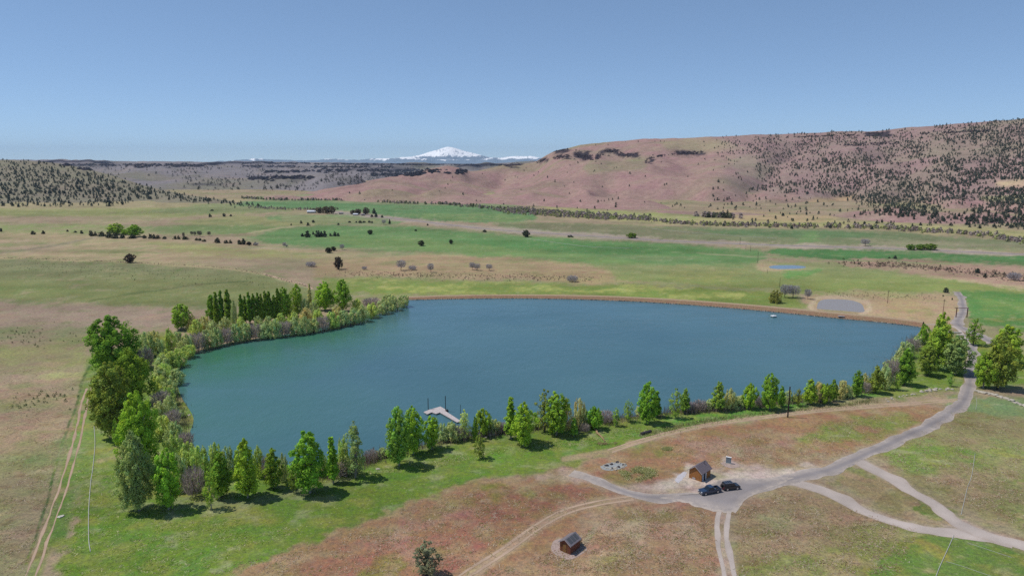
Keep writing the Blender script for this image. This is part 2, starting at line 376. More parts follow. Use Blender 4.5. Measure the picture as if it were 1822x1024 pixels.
# bare gravel round the sheds, worn verges
zone([(1128, 872), (1180, 846), (1222, 830), (1275, 832), (1330, 830), (1420, 832), (1480, 822), (1440, 846), (1400, 862), (1320, 880), (1240, 892), (1180, 892)], (190, 166, 150), 8, 0.9)
zone([(1150, 868), (1200, 840), (1232, 826), (1270, 838), (1330, 836), (1400, 838), (1470, 828), (1400, 856), (1300, 872), (1200, 884)], (204, 184, 170), 6)
for L, wd, col in (([(1000, 838), (1040, 848), (1080, 862), (1130, 880), (1200, 886)], 11, (184, 158, 142)),
                   ([(1727, 640), (1724, 690), (1712, 716), (1680, 742), (1620, 771), (1550, 804), (1500, 826), (1440, 844)], 12, (176, 148, 124)),
                   ([(820, 1040), (900, 980), (960, 936), (1010, 908), (1060, 895), (1130, 885)], 12, (180, 152, 128)),
                   ([(1290, 900), (1285, 925), (1284, 955), (1291, 990), (1302, 1040)], 13, (180, 156, 138)),
                   ([(1090, 800), (1150, 781), (1250, 757), (1350, 743), (1450, 731), (1550, 723), (1640, 716), (1700, 711)], 5, (182, 160, 130)),
                   ([(1000, 815), (1090, 800)], 6, (170, 146, 116)),
                   ([(52, 1040), (88, 940), (122, 840), (141, 770), (151, 715), (160, 690)], 16, (132, 142, 80)),
                   ([(100, 960), (140, 800), (160, 690), (170, 650)], 20, (106, 136, 60)),
                   ([(1530, 818), (1600, 861), (1660, 896), (1700, 925), (1740, 945), (1822, 970), (1900, 1000)], 9, (180, 160, 144)),
                   ([(1400, 855), (1460, 869), (1510, 896), (1580, 926), (1650, 941), (1710, 941)], 9, (180, 160, 144)),
                   ([(0, 458), (150, 463), (300, 470), (400, 476), (470, 488), (555, 512)], 2.4, (180, 162, 124)),
                   ([(0, 450), (80, 440), (180, 420), (230, 417)], 2.0, (140, 128, 108)),
                   ([(440, 440), (520, 442), (640, 446)], 1.5, (170, 150, 128)),
                   ([(440, 415), (500, 405), (560, 400)], 1.5, (178, 160, 130)),
                   ([(160, 535), (250, 520), (340, 508), (440, 500)], 1.6, (92, 112, 70)),
                   ([(1452, 556), (1440, 545), (1455, 530), (1500, 527), (1545, 538), (1548, 550), (1530, 560)], 5, (190, 166, 138)),
                   ([(45, 1000), (76, 910), (106, 810), (131, 730), (150, 670), (162, 645)], 3.2, (70, 96, 52)),
                   ([(995, 958), (1035, 970), (1060, 940)], 6, (160, 146, 118)),
                   ([(1290, 818), (1305, 826), (1340, 836)], 8, (186, 164, 148)),
                   ([(1240, 450), (1350, 457), (1700, 470)], 1.2, (150, 160, 110))):
    d = line_d(PX + n1 * 2.2 * persp, PY + n2 * 1.2 * persp, L)
    lerp(smooth01((wd - d) / wd * 1.2 + 0.2) * (d < wd * 1.3) * 0.85, col)
left = smooth01((420 - PX) / 160) * smooth01((PY - 400) / 40)
lerp(smooth01(fbm(GX / 34, GY / 22, 141, 5) * 1.3 - 0.1) * 0.6 * left, (128, 138, 86))
lerp(smooth01(fbm(GX / 12, GY / 9, 143, 4) * 1.3 - 0.35) * 0.5 * left, (108, 124, 74))
lerp(smooth01(fbm(GX / 16, GY / 10, 145, 4) * 1.3 - 0.35) * 0.5 * left, (176, 146, 122))
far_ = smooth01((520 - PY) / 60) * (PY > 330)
lerp(smooth01(fbm(GX / 60, GY / 16, 147, 4) * 1.2 - 0.15) * 0.38 * far_, (128, 140, 92))
lerp(smooth01(fbm(GX / 45, GY / 12, 149, 4) * 1.2 - 0.35) * 0.35 * far_, (92, 128, 74))
g_ = (C[..., 1] > C[..., 0] * 1.12)
lerp(smooth01(fbm(GX / 7, GY / 5, 151, 4) * 1.3 - 0.05) * 0.6 * g_ * (PY > 560), (146, 144, 76))
lerp(smooth01(fbm(GX / 10, GY / 8, 153, 4) * 1.3 - 0.4) * 0.5 * g_ * (PY > 560), (84, 120, 46))
lerp(smooth01(fbm(GX / 5, GY / 3, 155, 3) * 1.3 - 0.4) * 0.5 * g_ * (PY > 560), (170, 168, 130))
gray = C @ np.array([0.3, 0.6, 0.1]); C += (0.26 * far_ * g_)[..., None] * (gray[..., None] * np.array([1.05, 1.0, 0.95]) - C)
C *= 1 + (g_ * smooth01((650 - PY) / 60))[..., None] * np.array([0.16, -0.02, -0.02])
C *= 1 + (g_ * (PY > 900) * (PX > 1500))[..., None] * np.array([0.22, -0.02, 0.0])
dry_ = ~g_ & (PY > 700)
lerp(smooth01(fbm(GX / 6, GY / 5, 161, 4) * 1.3 - 0.2) * 0.5 * dry_, (178, 152, 120))
lerp(smooth01(fbm(GX / 9, GY / 7, 163, 4) * 1.3 - 0.4) * 0.55 * dry_, (126, 124, 68))
lerp(smooth01(fbm(GX / 4, GY / 3, 165, 3) * 1.3 - 0.5) * 0.4 * dry_, (126, 92, 72))
# rills, hoof lines and weeds: small-scale tone shifts everywhere
lerp(smooth01(n_fine * 0.9 - 0.25) * 0.28, (186, 172, 140))
lerp(smooth01(-n_fine * 0.9 - 0.25) * 0.22, (96, 106, 64))
lerp(smooth01(fbm(GX / 9, GY / 9, 77, 3) - 0.45) * 0.45 * (PY > 440), (108, 128, 66))
n_str = fbm(GX / 130, GY / 26, 61, 4); lum = 1 + 0.12 * n_mid + 0.08 * n_big + 0.12 * n_str
C = np.clip(C * lum[..., None], 0.005, 0.9) / LIGHT
V = np.stack([GX, GY, np.zeros_like(GX)], -1).reshape(-1, 3)
# land swells gently away from roads and water
ii = np.arange(nr * nc).reshape(nr, nc)
a, b = ii[:-1], ii[1:]
an, bn = np.roll(a, -1, 1), np.roll(b, -1, 1)
faces = np.stack([a, an, bn, b], -1).reshape(-1, 4)
mt = NT('ground_soil_and_grass'); p = mt.pos()
att = mt.attr('soil').outputs['Color']
na = mt.noise(0.9, 4, 0.65, p); nb = mt.noise(3.2, 3, 0.7, p); nc_ = mt.noise(0.16, 4, 0.6, p)
f = mt.math('ADD', mt.math('MULTIPLY', na, 0.5), mt.math('MULTIPLY', nb, 0.5))
v = mt.mrange(f, 0.33, 0.67, 0.5, 1.5)
cmb = mt.n('ShaderNodeCombineColor'); [mt.l(v, cmb.inputs[i]) for i in range(3)]
c = mt.mix(1.0, att, cmb.outputs[0], 'MULTIPLY')
hs = mt.n('ShaderNodeHueSaturation'); mt.l(c, hs.inputs['Color'])
mt.l(mt.mrange(nc_, 0.3, 0.7, 0.475, 0.53), hs.inputs['Hue']); mt.l(mt.mrange(na, 0.3, 0.7, 0.88, 1.08), hs.inputs['Saturation'])
tuft = mt.ramp(mt.noise(1.7, 2, 0.5, p), 0.62, 0.72)
c2 = mt.mix(mt.math('MULTIPLY', tuft, 0.35), hs.outputs[0], tuple(alb(205, 196, 160)))
mt.diffuse(c2, mt.bump(f, 0.55, 0.35))
gme = np_mesh('ground', V, faces, mt.m, True)
pt_attr(gme, 'soil', C.reshape(-1, 3))
obj('ground', gme, kind='structure')

# ================================================================== sheets on the ground: roads, tracks, water
def strip(name, pts, width, z, mat, n=10, wob=0.4, offs=(0.0,), fade=(0, 0)):
    """a ribbon along photo points, width in metres; offs > 1 entry gives the two ruts of a track"""
    P = spline([tuple(gp(*q))[:2] for q in pts], n)
    Vv, Ff = [], []
    t = np.gradient(P, axis=0); t /= np.linalg.norm(t, axis=1)[:, None]
    nrm = np.stack([-t[:, 1], t[:, 0]], 1)
    s = np.concatenate([[0], np.cumsum(np.linalg.norm(np.diff(P, axis=0), axis=1))])
    us = (-1, -0.6, 0, 0.6, 1)
    uu = []
    for oi, of in enumerate(offs):
        k0 = len(Vv)
        for i in range(len(P)):
            wl = width * (0.5 + wob * 0.5 * float(fbm(np.array([s[i] / 6]), np.array([oi * 9.0]), 5, 3)[0]))
            wr = width * (0.5 + wob * 0.5 * float(fbm(np.array([s[i] / 6]), np.array([oi * 9.0 + 40]), 6, 3)[0]))
            for u in us:
                q = P[i] + nrm[i] * (of + u * (wl if u < 0 else wr)); Vv.append((q[0], q[1], z)); uu.append(max(abs(u), 1.15 * (1 - s[i] / fade[0]) if fade[0] else 0, 1.15 * (1 - (s[-1] - s[i]) / fade[1]) if fade[1] else 0))
        m = len(us)
        for i in range(len(P) - 1):
            for j in range(m - 1):
                a = k0 + i * m + j; Ff.append((a, a + 1, a + m + 1, a + m))
    me = np_mesh(name, Vv, Ff, mat); pt_float(me, 'across', uu)
    # faces must look up
    o = obj(name, me, kind='structure')
    if me.polygons[0].normal.z < 0: me.flip_normals()
    return o
def road_mat(name, mid, edge, rut=True):
    t = NT(name); p = t.pos(); ac = t.attr('across').outputs['Fac']
    n = t.noise(0.7, 4, 0.65, p); n2 = t.noise(6, 3, 0.6, p); n3 = t.noise(0.12, 3, 0.5, p)
    e = t.ramp(t.math('ADD', ac, t.math('MULTIPLY', t.math('SUBTRACT', n, 0.5), 1.5)), 0.5, 1.05)
    c = t.mix(e, tuple(mid), tuple(edge))
    if rut:
        r = t.ramp(t.math('ABSOLUTE', t.math('SUBTRACT', ac, 0.5)), 0.0, 0.35)
        c = t.mix(t.math('MULTIPLY', t.math('SUBTRACT', 1.0, r), 0.4), c, tuple(edge))
    v = t.mrange(t.math('ADD', t.math('MULTIPLY', n2, 0.5), t.math('MULTIPLY', n3, 0.5)), 0.32, 0.68, 0.72, 1.28)
    cmb = t.n('ShaderNodeCombineColor'); [t.l(v, cmb.inputs[i]) for i in range(3)]
    t.diffuse(t.mix(1.0, c, cmb.outputs[0], 'MULTIPLY'), t.bump(n2, 0.3, 0.1))
    return t.m
M_road = road_mat('gravel_road', alb(148, 140, 138), alb(186, 172, 160))
M_dirt = road_mat('pale_dirt', alb(186, 160, 138), alb(168, 142, 112), False)
M_grav = road_mat('pale_gravel', alb(190, 176, 166), alb(182, 166, 154), False)
M_high = road_mat('asphalt', alb(150, 140, 140), alb(168, 152, 140), False)
MAIN = [(1732, 612), (1729, 640), (1727, 660), (1724, 690), (1712, 716), (1680, 742), (1620, 771), (1550, 804), (1500, 826), (1440, 844), (1380, 857), (1320, 876), (1296, 892)]
strip('gravel_road', MAIN, 4.5, 0.032, M_road)
strip('gravel_road', [(1300, 882), (1240, 885), (1180, 884), (1130, 880), (1080, 862), (1042, 849), (1015, 842)], 4.6, 0.028, M_road, fade=(0, 16))
strip('gravel_road', [(1704, 519), (1711, 532), (1714, 548), (1710, 562), (1703, 573), (1715, 584), (1745, 598), (1768, 612)], 5.0, 0.028, M_road)
strip('gravel_path', [(1496, 822), (1522, 818), (1560, 836), (1600, 861), (1660, 896), (1700, 925), (1740, 945), (1822, 970), (1960, 1010)], 5.0, 0.024, M_grav)
strip('gravel_path', [(1376, 856), (1410, 857), (1460, 869), (1510, 896), (1580, 926), (1650, 941), (1700, 946), (1745, 953), (1800, 966)], 4.8, 0.020, M_grav)
strip('dirt_track', [(790, 1050), (850, 1008), (900, 977), (960, 934), (1010, 908), (1060, 895), (1125, 885)], 0.9, 0.020, M_dirt, offs=(-0.9, 0.9))
strip('dirt_track', [(1294, 888), (1287, 920), (1284, 955), (1291, 990), (1303, 1045)], 1.25, 0.024, M_grav, offs=(-1.05, 1.05))
strip('dirt_track', [(1085, 802), (1150, 781), (1250, 757), (1350, 743), (1450, 731), (1550, 723), (1640, 716), (1708, 711)], 0.8, 0.020, M_dirt, offs=(-0.9, 0.9))
strip('dirt_track', [(46, 1045), (84, 945), (119, 845), (139, 772), (150, 718), (159, 690)], 0.62, 0.020, M_dirt, offs=(-0.85, 0.85), wob=0.8)
strip('dirt_track', [(470, 487), (505, 497), (540, 505), (556, 514)], 3.0, 0.020, M_dirt)
strip('dirt_track', [(1640, 577), (1670, 577), (1690, 579), (1706, 586), (1716, 600), (1727, 614)], 2.2, 0.020, M_grav)
strip('highway', [(560, 374), (600, 377.5), (660, 384), (730, 391.5), (860, 406.5), (1000, 416.5), (1200, 428.5), (1400, 436.5), (1600, 442.5), (1822, 452.5), (2300, 474)], 7.5, 0.03, M_high, wob=0.05)
def sheet(name, poly_px, z, mat, smooth_n=4, kind='structure', rag=0.0):
    P = spline([tuple(gp(*q, z))[:2] for q in poly_px] + [tuple(gp(*poly_px[0], z))[:2]], smooth_n)[:-1]
    if rag:
        P = P + rng.normal(0, rag, P.shape)
    bm = bmesh.new(); vs = [bm.verts.new((q[0], q[1], z)) for q in P]
    f = bm.faces.new(vs); f.normal_update()
    if f.normal.z < 0: f.normal_flip()
    bmesh.ops.triangulate(bm, faces=[f])
    me = bpy.data.meshes.new(name); bm.to_mesh(me); bm.free(); me.materials.append(mat)
    return obj(name, me, kind=kind), P
pk = NT('parking_gravel'); p = pk.pos()
n = pk.noise(0.35, 4, 0.6, p); n2 = pk.noise(5, 3, 0.6, p)
c = pk.mix(pk.ramp(n, 0.4, 0.62), tuple(alb(148, 136, 136)), tuple(alb(172, 154, 146)))
v = pk.mrange(n2, 0.3, 0.7, 0.75, 1.25); cmb = pk.n('ShaderNodeCombineColor'); [pk.l(v, cmb.inputs[i]) for i in range(3)]
pk.diffuse(pk.mix(1.0, c, cmb.outputs[0], 'MULTIPLY'))
PKP = spline([tuple(gp(*q))[:2] for q in [(1172, 885), (1200, 881), (1236, 878), (1262, 863), (1282, 854), (1320, 850), (1362, 851), (1410, 849), (1390, 860), (1352, 874), (1326, 890), (1308, 910), (1276, 910), (1230, 898), (1172, 885)]], 6)[:-1]
pc = PKP.mean(0); Vv, ac = [(pc[0], pc[1], 0.036)], [0.0]
for f_, a_ in ((0.5, 0.1), (0.8, 0.55), (1.0, 1.12)):
    for q in PKP:
        q2 = pc + (q - pc) * f_ * (1 + 0.03 * rng.normal()); Vv.append((q2[0], q2[1], 0.036)); ac.append(a_)
n_ = len(PKP); Ff = []
for k in range(2):
    for i in range(n_): Ff.append((1 + k * n_ + i, 1 + k * n_ + (i + 1) % n_, 1 + (k + 1) * n_ + (i + 1) % n_, 1 + (k + 1) * n_ + i))
me = np_mesh('parking_area', Vv, Ff, M_road)
bm = bmesh.new(); bm.from_mesh(me); bm.verts.ensure_lookup_table()
for i in range(n_): bm.faces.new((bm.verts[0], bm.verts[1 + i], bm.verts[1 + (i + 1) % n_]))
for f in bm.faces:
    f.normal_update()
    if f.normal.z < 0: f.normal_flip()
bm.to_mesh(me); bm.free(); pt_float(me, 'across', ac); obj('parking_area', me, kind='structure')

# water: a wind-rippled lake, greener where it is shallow by the willows
LAKE = [(727, 533), (800, 531.5), (900, 530.5), (1000, 531.5), (1100, 534.5), (1200, 540), (1300, 547.5), (1400, 556.5), (1500, 566.5), (1580, 574), (1636, 581),
        (1634, 592), (1612, 614), (1590, 640), (1566, 664), (1536, 682), (1480, 694), (1400, 706), (1300, 718), (1230, 728), (1150, 738), (1050, 750), (960, 758), (880, 768), (830, 776),
        (780, 784), (700, 806), (640, 814), (600, 820), (540, 826), (480, 830), (420, 832), (370, 822), (350, 800), (338, 772), (344, 742), (322, 704), (314, 672), (324, 650), (340, 632), (380, 616), (450, 603), (520, 593), (560, 589), (572, 581), (620, 571), (690, 554), (718, 542)]
wt = NT('lake_water'); p = wt.pos()
sep = wt.n('ShaderNodeSeparateXYZ'); wt.l(p, sep.inputs[0])
def shallow(cx, cy, r0, r1):
    vd = wt.n('ShaderNodeVectorMath', operation='DISTANCE'); wt.l(p, vd.inputs[0]); q = gp(cx, cy); vd.inputs[1].default_value = (q.x, q.y, 0)
    return wt.mrange(vd.outputs['Value'], r0, r1, 1.0, 0.0)
sh = wt.math('MAXIMUM', shallow(405, 640, 5, 60), wt.math('MAXIMUM', wt.math('MULTIPLY', shallow(560, 600, 4, 55), 0.8), wt.math('MULTIPLY', shallow(340, 740, 5, 70), 0.45)))
pn = wt.noise(0.05, 3, 0.6, p)
sh = wt.math('MULTIPLY', sh, wt.mrange(pn, 0.3, 0.7, 0.6, 1.0))
deep = wt.mix(wt.ramp(wt.noise(0.012, 3, 0.5, p), 0.35, 0.65), tuple(lin((66, 102, 110))), tuple(lin((76, 112, 118))))
wc = wt.mix(sh, deep, tuple(lin((56, 112, 78))))
wv = wt.scalev(p, (1.0, 0.55, 1.0))
r1 = wt.noise(0.6, 5, 0.7, wv); r2 = wt.noise(0.22, 3, 0.6, wv)
hgt = wt.math('ADD', wt.math('MULTIPLY', r1, 0.6), wt.math('MULTIPLY', r2, 0.9))
wind = wt.noise(0.018, 4, 0.6, wt.scalev(p, (1.0, 2.6, 1.0)), 0.8); streak = wt.noise(0.05, 4, 0.6, wt.scalev(p, (0.5, 2.4, 1.0)), 0.5)
bn = wt.n('ShaderNodeBump'); wt.l(hgt, bn.inputs['Height']); bn.inputs['Distance'].default_value = 0.35; wt.l(wt.mrange(wind, 0.35, 0.65, 0.3, 1.0), bn.inputs['Strength'])
b = wt.principled(wc, wt.mrange(streak, 0.35, 0.65, 0.10, 0.26), bn.outputs[0], 0.5); b.inputs['IOR'].default_value = 1.33
sheet('lake', LAKE, 0.012, wt.m, 5)
pt_ = NT('pond_water'); p = pt_.pos()
b = pt_.principled(tuple(lin((146, 140, 136))), 0.4, pt_.bump(pt_.noise(1.2, 3, 0.6, p), 0.4, 0.2), 0.22)
POND = [(1453, 549), (1456, 538), (1466, 532.5), (1490, 532), (1515, 534), (1532, 540), (1537, 548), (1535, 555), (1500, 552.5), (1470, 550.5)]
sheet('pond', POND, 0.012, pt_.m)
pt2 = NT('reservoir_water'); p = pt2.pos()
pt2.principled(tuple(lin((120, 140, 152))), 0.2, pt2.bump(pt2.noise(1.2, 3, 0.6, p), 0.3, 0.2), 0.5)
sheet('pond', [(1368, 474), (1380, 471.8), (1410, 471.6), (1428, 473), (1434, 475.2), (1424, 477.4), (1390, 478.4), (1372, 477)], 0.012, pt2.m)

# embankment of the dam along the far shore: a real bank with a worn crest
em = NT('dam_grass'); p = em.pos()
n = em.noise(0.5, 4, 0.65, p); n2 = em.noise(2.2, 3, 0.65, p)
side = em.attr('crest').outputs['Fac']
c = em.mix(em.ramp(n, 0.38, 0.62), tuple(alb(152, 116, 96)), tuple(alb(146, 124, 96)))
c = em.mix(em.math('MULTIPLY', em.ramp(n2, 0.55, 0.7), 0.5), c, tuple(alb(186, 158, 124)))
c = em.mix(side, c, tuple(alb(178, 156, 128)))
v = em.mrange(n2, 0.3, 0.7, 0.7, 1.3); cmb = em.n('ShaderNodeCombineColor'); [em.l(v, cmb.inputs[i]) for i in range(3)]
em.diffuse(em.mix(1.0, c, cmb.outputs[0], 'MULTIPLY'), em.bump(n2, 0.6, 0.4))
DAM = spline([tuple(gp(*q))[:2] for q in [(715, 533.5), (760, 532), (800, 531), (900, 530), (1000, 531), (1100, 534), (1200, 539.5), (1300, 547), (1400, 556), (1500, 566), (1580, 573.5), (1640, 581)]], 16)
t = np.gradient(DAM, axis=0); t /= np.linalg.norm(t, axis=1)[:, None]; nrm = np.stack([-t[:, 1], t[:, 0]], 1)
Vv, cr = [], []
for i in range(len(DAM)):
    k = 0.42 + 0.34 * min(1.0, i / 120)
    e = float(fbm(np.array([i / 3.0]), np.array([0.0]), 9, 3)[0])
    for off, z, cc in ((-0.6, -0.2, 0), (0.2 + 0.3 * e, 0.35, 0), (1.6, 1.3 + 0.15 * e, 0), (2.8, 2.0, 0.1), (3.4, 2.1, 1), (6.4, 2.1, 1), (7.0, 2.0, 0.2), (11.0, -0.2, 0)):
        q = DAM[i] + nrm[i] * off * (0.7 + 0.3 * k); Vv.append((q[0], q[1], z * k)); cr.append(cc)
Ff = []
for i in range(len(DAM) - 1):
    for j in range(7):
        a = i * 8 + j; Ff.append((a, a + 8, a + 9, a + 1))
me = np_mesh('embankment', Vv, Ff, em.m, True); pt_float(me, 'crest', cr)
if me.polygons[3].normal.z < 0: me.flip_normals()
obj('embankment', me, kind='structure')
# ================================================================== hills
def curve(pts, xs):
    p = np.array(pts, float); return np.interp(xs, p[:, 0], p[:, 1])
def smooth_curve(pts, xs, k=9):
    y = curve(pts, xs); ker = np.hanning(k + 2)[1:-1]; ker /= ker.sum()
    return np.convolve(np.pad(y, k // 2, mode='edge'), ker, 'valid')[:len(xs)]
def yz(x, y, Y):
    """height at forward distance Y of the point on photo row y"""
    cy = (512 - y) / F
    return H + Y * (-SP + cy * CP) / (CP + cy * SP)
def hill(name, xs, curves, rows, mat, colour, rough, back=0.35, seed=1, cliffs=None, label=None):
    """curves: list of (rows y or None for the ground, forward distances) from foot to crest; a real slope with a back side"""
    cols = len(xs); Ys, Zs, vs = [], [], []
    for (yy, YY) in curves:
        Zs.append(np.full(cols, -3.0) if yy is None else yz(xs, yy, YY)); Ys.append(YY)
    Yt, Zt = Ys[-1], Zs[-1]
    Ys += [Yt * 1.03, Yt * (1 + back)]; Zs += [Zt - 2, np.full(cols, -20.0)]
    rows = list(rows) + [4, 12]
    PX_, Y_, Z_, V_ = [], [], [], []
    for j in range(len(Ys) - 1):
        n = rows[j]
        for k in range(n + (1 if j == len(Ys) - 2 else 0)):
            f = k / n
            Y_.append(Ys[j] * (1 - f) + Ys[j + 1] * f); Z_.append(Zs[j] * (1 - f) + Zs[j + 1] * f); V_.append(j + f)
    Y_ = np.array(Y_); Z_ = np.array(Z_); v = np.array(V_)[:, None] * np.ones(cols)
    for _ in range(3):                                   # soften the creases across the slope
        Z_[1:-1] = 0.25 * Z_[:-2] + 0.5 * Z_[1:-1] + 0.25 * Z_[2:]
    X_ = (xs - 911) / F * (Y_ * CP + (H - Z_) * SP)
    amp, L = rough
    env = smooth01(v / 0.8) * smooth01((len(curves) - 1 - v) / 0.9)
    g = fbm(X_ / L, Y_ / L, seed, 5)
    rid = 1 - np.abs(fbm(X_ / (L * 1.3), Y_ / (L * 1.6), seed + 5, 4))
    Z_ = Z_ + env * amp * (0.6 * g + 0.9 * (rid - 0.6))
    crest = np.exp(-((v - (len(curves) - 1)) / 0.5) ** 2)
    Z_ = Z_ + crest * amp * 0.10 * fbm(X_ / (L * 0.25), Y_ / 400, seed + 9, 4)
    if cliffs is not None: Z_ = cliffs(X_, Y_, Z_, xs * np.ones_like(Y_), v)
    PXh, PYh = px_of(X_, Y_, Z_)
    c = colour(X_, Y_, Z_, PXh, PYh, v)
    V = np.stack([X_, Y_, Z_], -1)
    nR = len(Y_); ii = np.arange(nR * cols).reshape(nR, cols)
    faces = np.stack([ii[:-1, :-1], ii[:-1, 1:], ii[1:, 1:], ii[1:, :-1]], -1).reshape(-1, 4)
    me = np_mesh(name, V.reshape(-1, 3), faces, mat, True)
    pt_attr(me, 'soil', np.clip(c.reshape(-1, 3) / LIGHT, 0.004, 0.95))
    o = obj(name, me, kind='structure')
    return o, V, PXh, PYh, v
hm = NT('hill_soil'); p = hm.pos(); att = hm.attr('soil').outputs['Color']
na = hm.noise(0.10, 4, 0.65, p); nb = hm.noise(0.5, 3, 0.7, p); nd = hm.noise(0.02, 4, 0.6, p)
f = hm.math('ADD', hm.math('MULTIPLY', na, 0.5), hm.math('MULTIPLY', nb, 0.5))
v_ = hm.mrange(f, 0.32, 0.68, 0.68, 1.3); cmb = hm.n('ShaderNodeCombineColor'); [hm.l(v_, cmb.inputs[i]) for i in range(3)]
hs = hm.n('ShaderNodeHueSaturation'); hm.l(hm.mix(1.0, att, cmb.outputs[0], 'MULTIPLY'), hs.inputs['Color'])
hm.l(hm.mrange(nd, 0.3, 0.7, 0.48, 0.525), hs.inputs['Hue'])
hm.diffuse(hs.outputs[0], hm.bump(f, 0.6, 3.0))
def blend(c, m, col): return c + m[..., None] * (lin(col) - c)
def gy(x, y): return gp(x, y, 0).y

# ---- the long reddish hill on the right
xs = np.arange(470, 2500, 4.0)
base = smooth_curve([(470, 356), (560, 355), (640, 360), (740, 362), (850, 367), (960, 372), (1080, 378), (1200, 386), (1300, 388), (1400, 388), (1500, 392), (1600, 402), (1700, 408), (1822, 416), (2500, 450)], xs)
baseY = np.array([gy(911, y) for y in base])
top = smooth_curve([(470, 358), (520, 350), (560, 342), (580, 336), (610, 331), (640, 327), (665, 319), (700, 313), (740, 307), (770, 300), (801, 296), (820, 300), (838, 306), (870, 299), (899, 292), (912, 290), (935, 291.5), (955, 288), (975, 274), (990, 267), (1030, 258), (1080, 251), (1140, 248), (1200, 245.5), (1300, 240), (1400, 237.5), (1500, 234), (1560, 231), (1600, 229), (1650, 224), (1700, 219), (1822, 210), (2000, 200), (2500, 190)], xs, 5)
topY = smooth_curve([(470, 1700), (600, 1750), (800, 2050), (900, 2250), (1000, 2300), (1200, 2250), (1400, 2150), (1600, 2000), (1822, 1800), (2500, 1500)], xs, 25)
topY = np.maximum(topY, baseY + 60)
def between(f): return base * (1 - f) + top * f
def bY(f): return baseY * (1 - f) + topY * f
c1 = np.maximum(between(0.16), top); 
ramp_cliff = smooth01((xs - 960) / 40)
def right_col(X, Y, Z, px, py, v):
    n = fbm(X / 160, Y / 160, 3, 5); n2 = fbm(X / 40, Y / 40, 8, 4); n3 = fbm(X / 260, Y / 120, 18, 4)
    c = np.zeros(X.shape + (3,)); c[:] = lin((169, 137, 128))
    c = blend(c, smooth01(n * 0.9 + 0.1) * 0.5, (168, 138, 126))
    c = blend(c, smooth01(n3 * 1.3 - 0.15) * 0.85, (152, 140, 112)); c = blend(c, smooth01(fbm(X / 70, Y / 50, 29, 4) * 1.3 - 0.3) * 0.5, (136, 116, 104))
    c = blend(c, smooth01(n2 - 0.2) * 0.3, (182, 158, 138))
    m = smooth01(poly_sd(px + n * 14, py + n2 * 4, [(1180, 250), (1290, 246), (1330, 268), (1260, 272), (1190, 268)]) / 12 + 0.4)
    c = blend(c, m * 0.65, (168, 158, 122))
    m = smooth01(poly_sd(px + n * 16, py + n2 * 4, [(1290, 280), (1340, 275), (1400, 300), (1360, 320), (1320, 310)]) / 12 + 0.4)
    c = blend(c, m * 0.6, (166, 158, 124))
    m = smooth01(poly_sd(px + n * 20, py + n2 * 4, [(1040, 290), (1160, 280), (1130, 300), (1060, 312)]) / 10 + 0.4)
    c = blend(c, m * 0.55, (140, 140, 104))
    wood = smooth01((px - 1270 + n * 30) / 60) * smooth01((352 - py + 0.03 * (px - 1300) + n2 * 6) / 14)
    c = blend(c, wood * 0.5, (152, 132, 126))
    c = blend(c, smooth01(poly_sd(px + n2 * 8, py + n * 3, [(1770, 322), (1860, 318), (1860, 334), (1780, 332)]) / 6 + 0.5) * 0.8, (206, 178, 144))
    c = blend(c, smooth01(poly_sd(px + n2 * 8, py + n * 3, [(1740, 350), (1860, 344), (1860, 358), (1750, 358)]) / 6 + 0.5) * 0.6, (150, 158, 104))
    fan = smooth01(poly_sd(px + n2 * 10, py + n * 4, [(1380, 380), (1460, 352), (1515, 350), (1480, 366), (1400, 392), (1300, 396)]) / 8 + 0.5)
    c = blend(c, fan * 0.8, (192, 164, 126))
    # basalt outcrops: bare dark rock in ledges below the rim
    led = np.zeros(X.shape)
    for P in ([(1020, 270), (1050, 268), (1056, 283), (1046, 288), (1026, 279)], [(1060, 280), (1084, 266), (1102, 266), (1100, 272), (1076, 278), (1066, 284)], [(985, 268), (1012, 264), (1012, 271), (986, 273)],
              [(985, 278), (1015, 276), (1012, 282), (990, 282)], [(1098, 274), (1134, 272), (1136, 280), (1104, 277)], [(1150, 282), (1164, 278), (1158, 290), (1150, 290)], [(1200, 270), (1250, 268), (1250, 275), (1205, 274)],
              [(898, 289), (925, 288), (930, 295), (900, 296)], [(1540, 236), (1580, 234), (1580, 242), (1540, 243)], [(956, 286), (972, 280), (975, 284), (958, 291)]):
        led = np.maximum(led, smooth01(poly_sd(px + n2 * 7, py + n2 * 3 + 2.5 * fbm(X / 12, Y / 12, 19, 3), P) / 2.0 + 0.6))
    c = blend(c, led * 0.95, (66, 60, 66))
    return c
def right_cliffs(X, Y, Z, px, v):
    """break the upper slope into rock steps"""
    n = fbm(X / 120, Y / 120, 55, 4)
    st = np.exp(-((v - 3.35) / 0.22) ** 2) * smooth01((px - 985) / 30) * smooth01((1260 - px) / 80)
    Z = Z + st * (5 + 9 * np.maximum(n, 0))
    # side valleys running up the wooded part
    for cx, slope, dpt, wd in ((1330, 0.9, 16, 26), (1500, 0.75, 12, 30), (1640, -0.2, 12, 34), (1740, 0.6, 10, 28), (1210, 0.35, 9, 30), (1090, 0.2, 7, 26), (760, 0.3, 10, 22), (870, 0.2, 8, 20)):
        xx = px - (cx + slope * (v - 1.5) * 60 + 12 * fbm(v * 1.5, v * 0 + cx, 4, 2))
        Z = Z - dpt * np.exp(-(xx / wd) ** 2) * smooth01(v / 1.2) * smooth01((3.9 - v) / 1.2)
    return Z
HILLR = hill('hill', xs, [(None, baseY), (np.maximum(between(0.14), top), bY(0.22)), (np.maximum(between(0.42), top), bY(0.45)), (np.maximum(between(0.78), top), bY(0.78)), (top, topY)],
             [14, 26, 36, 24], hm.m, right_col, (36, 250), seed=11, cliffs=right_cliffs)

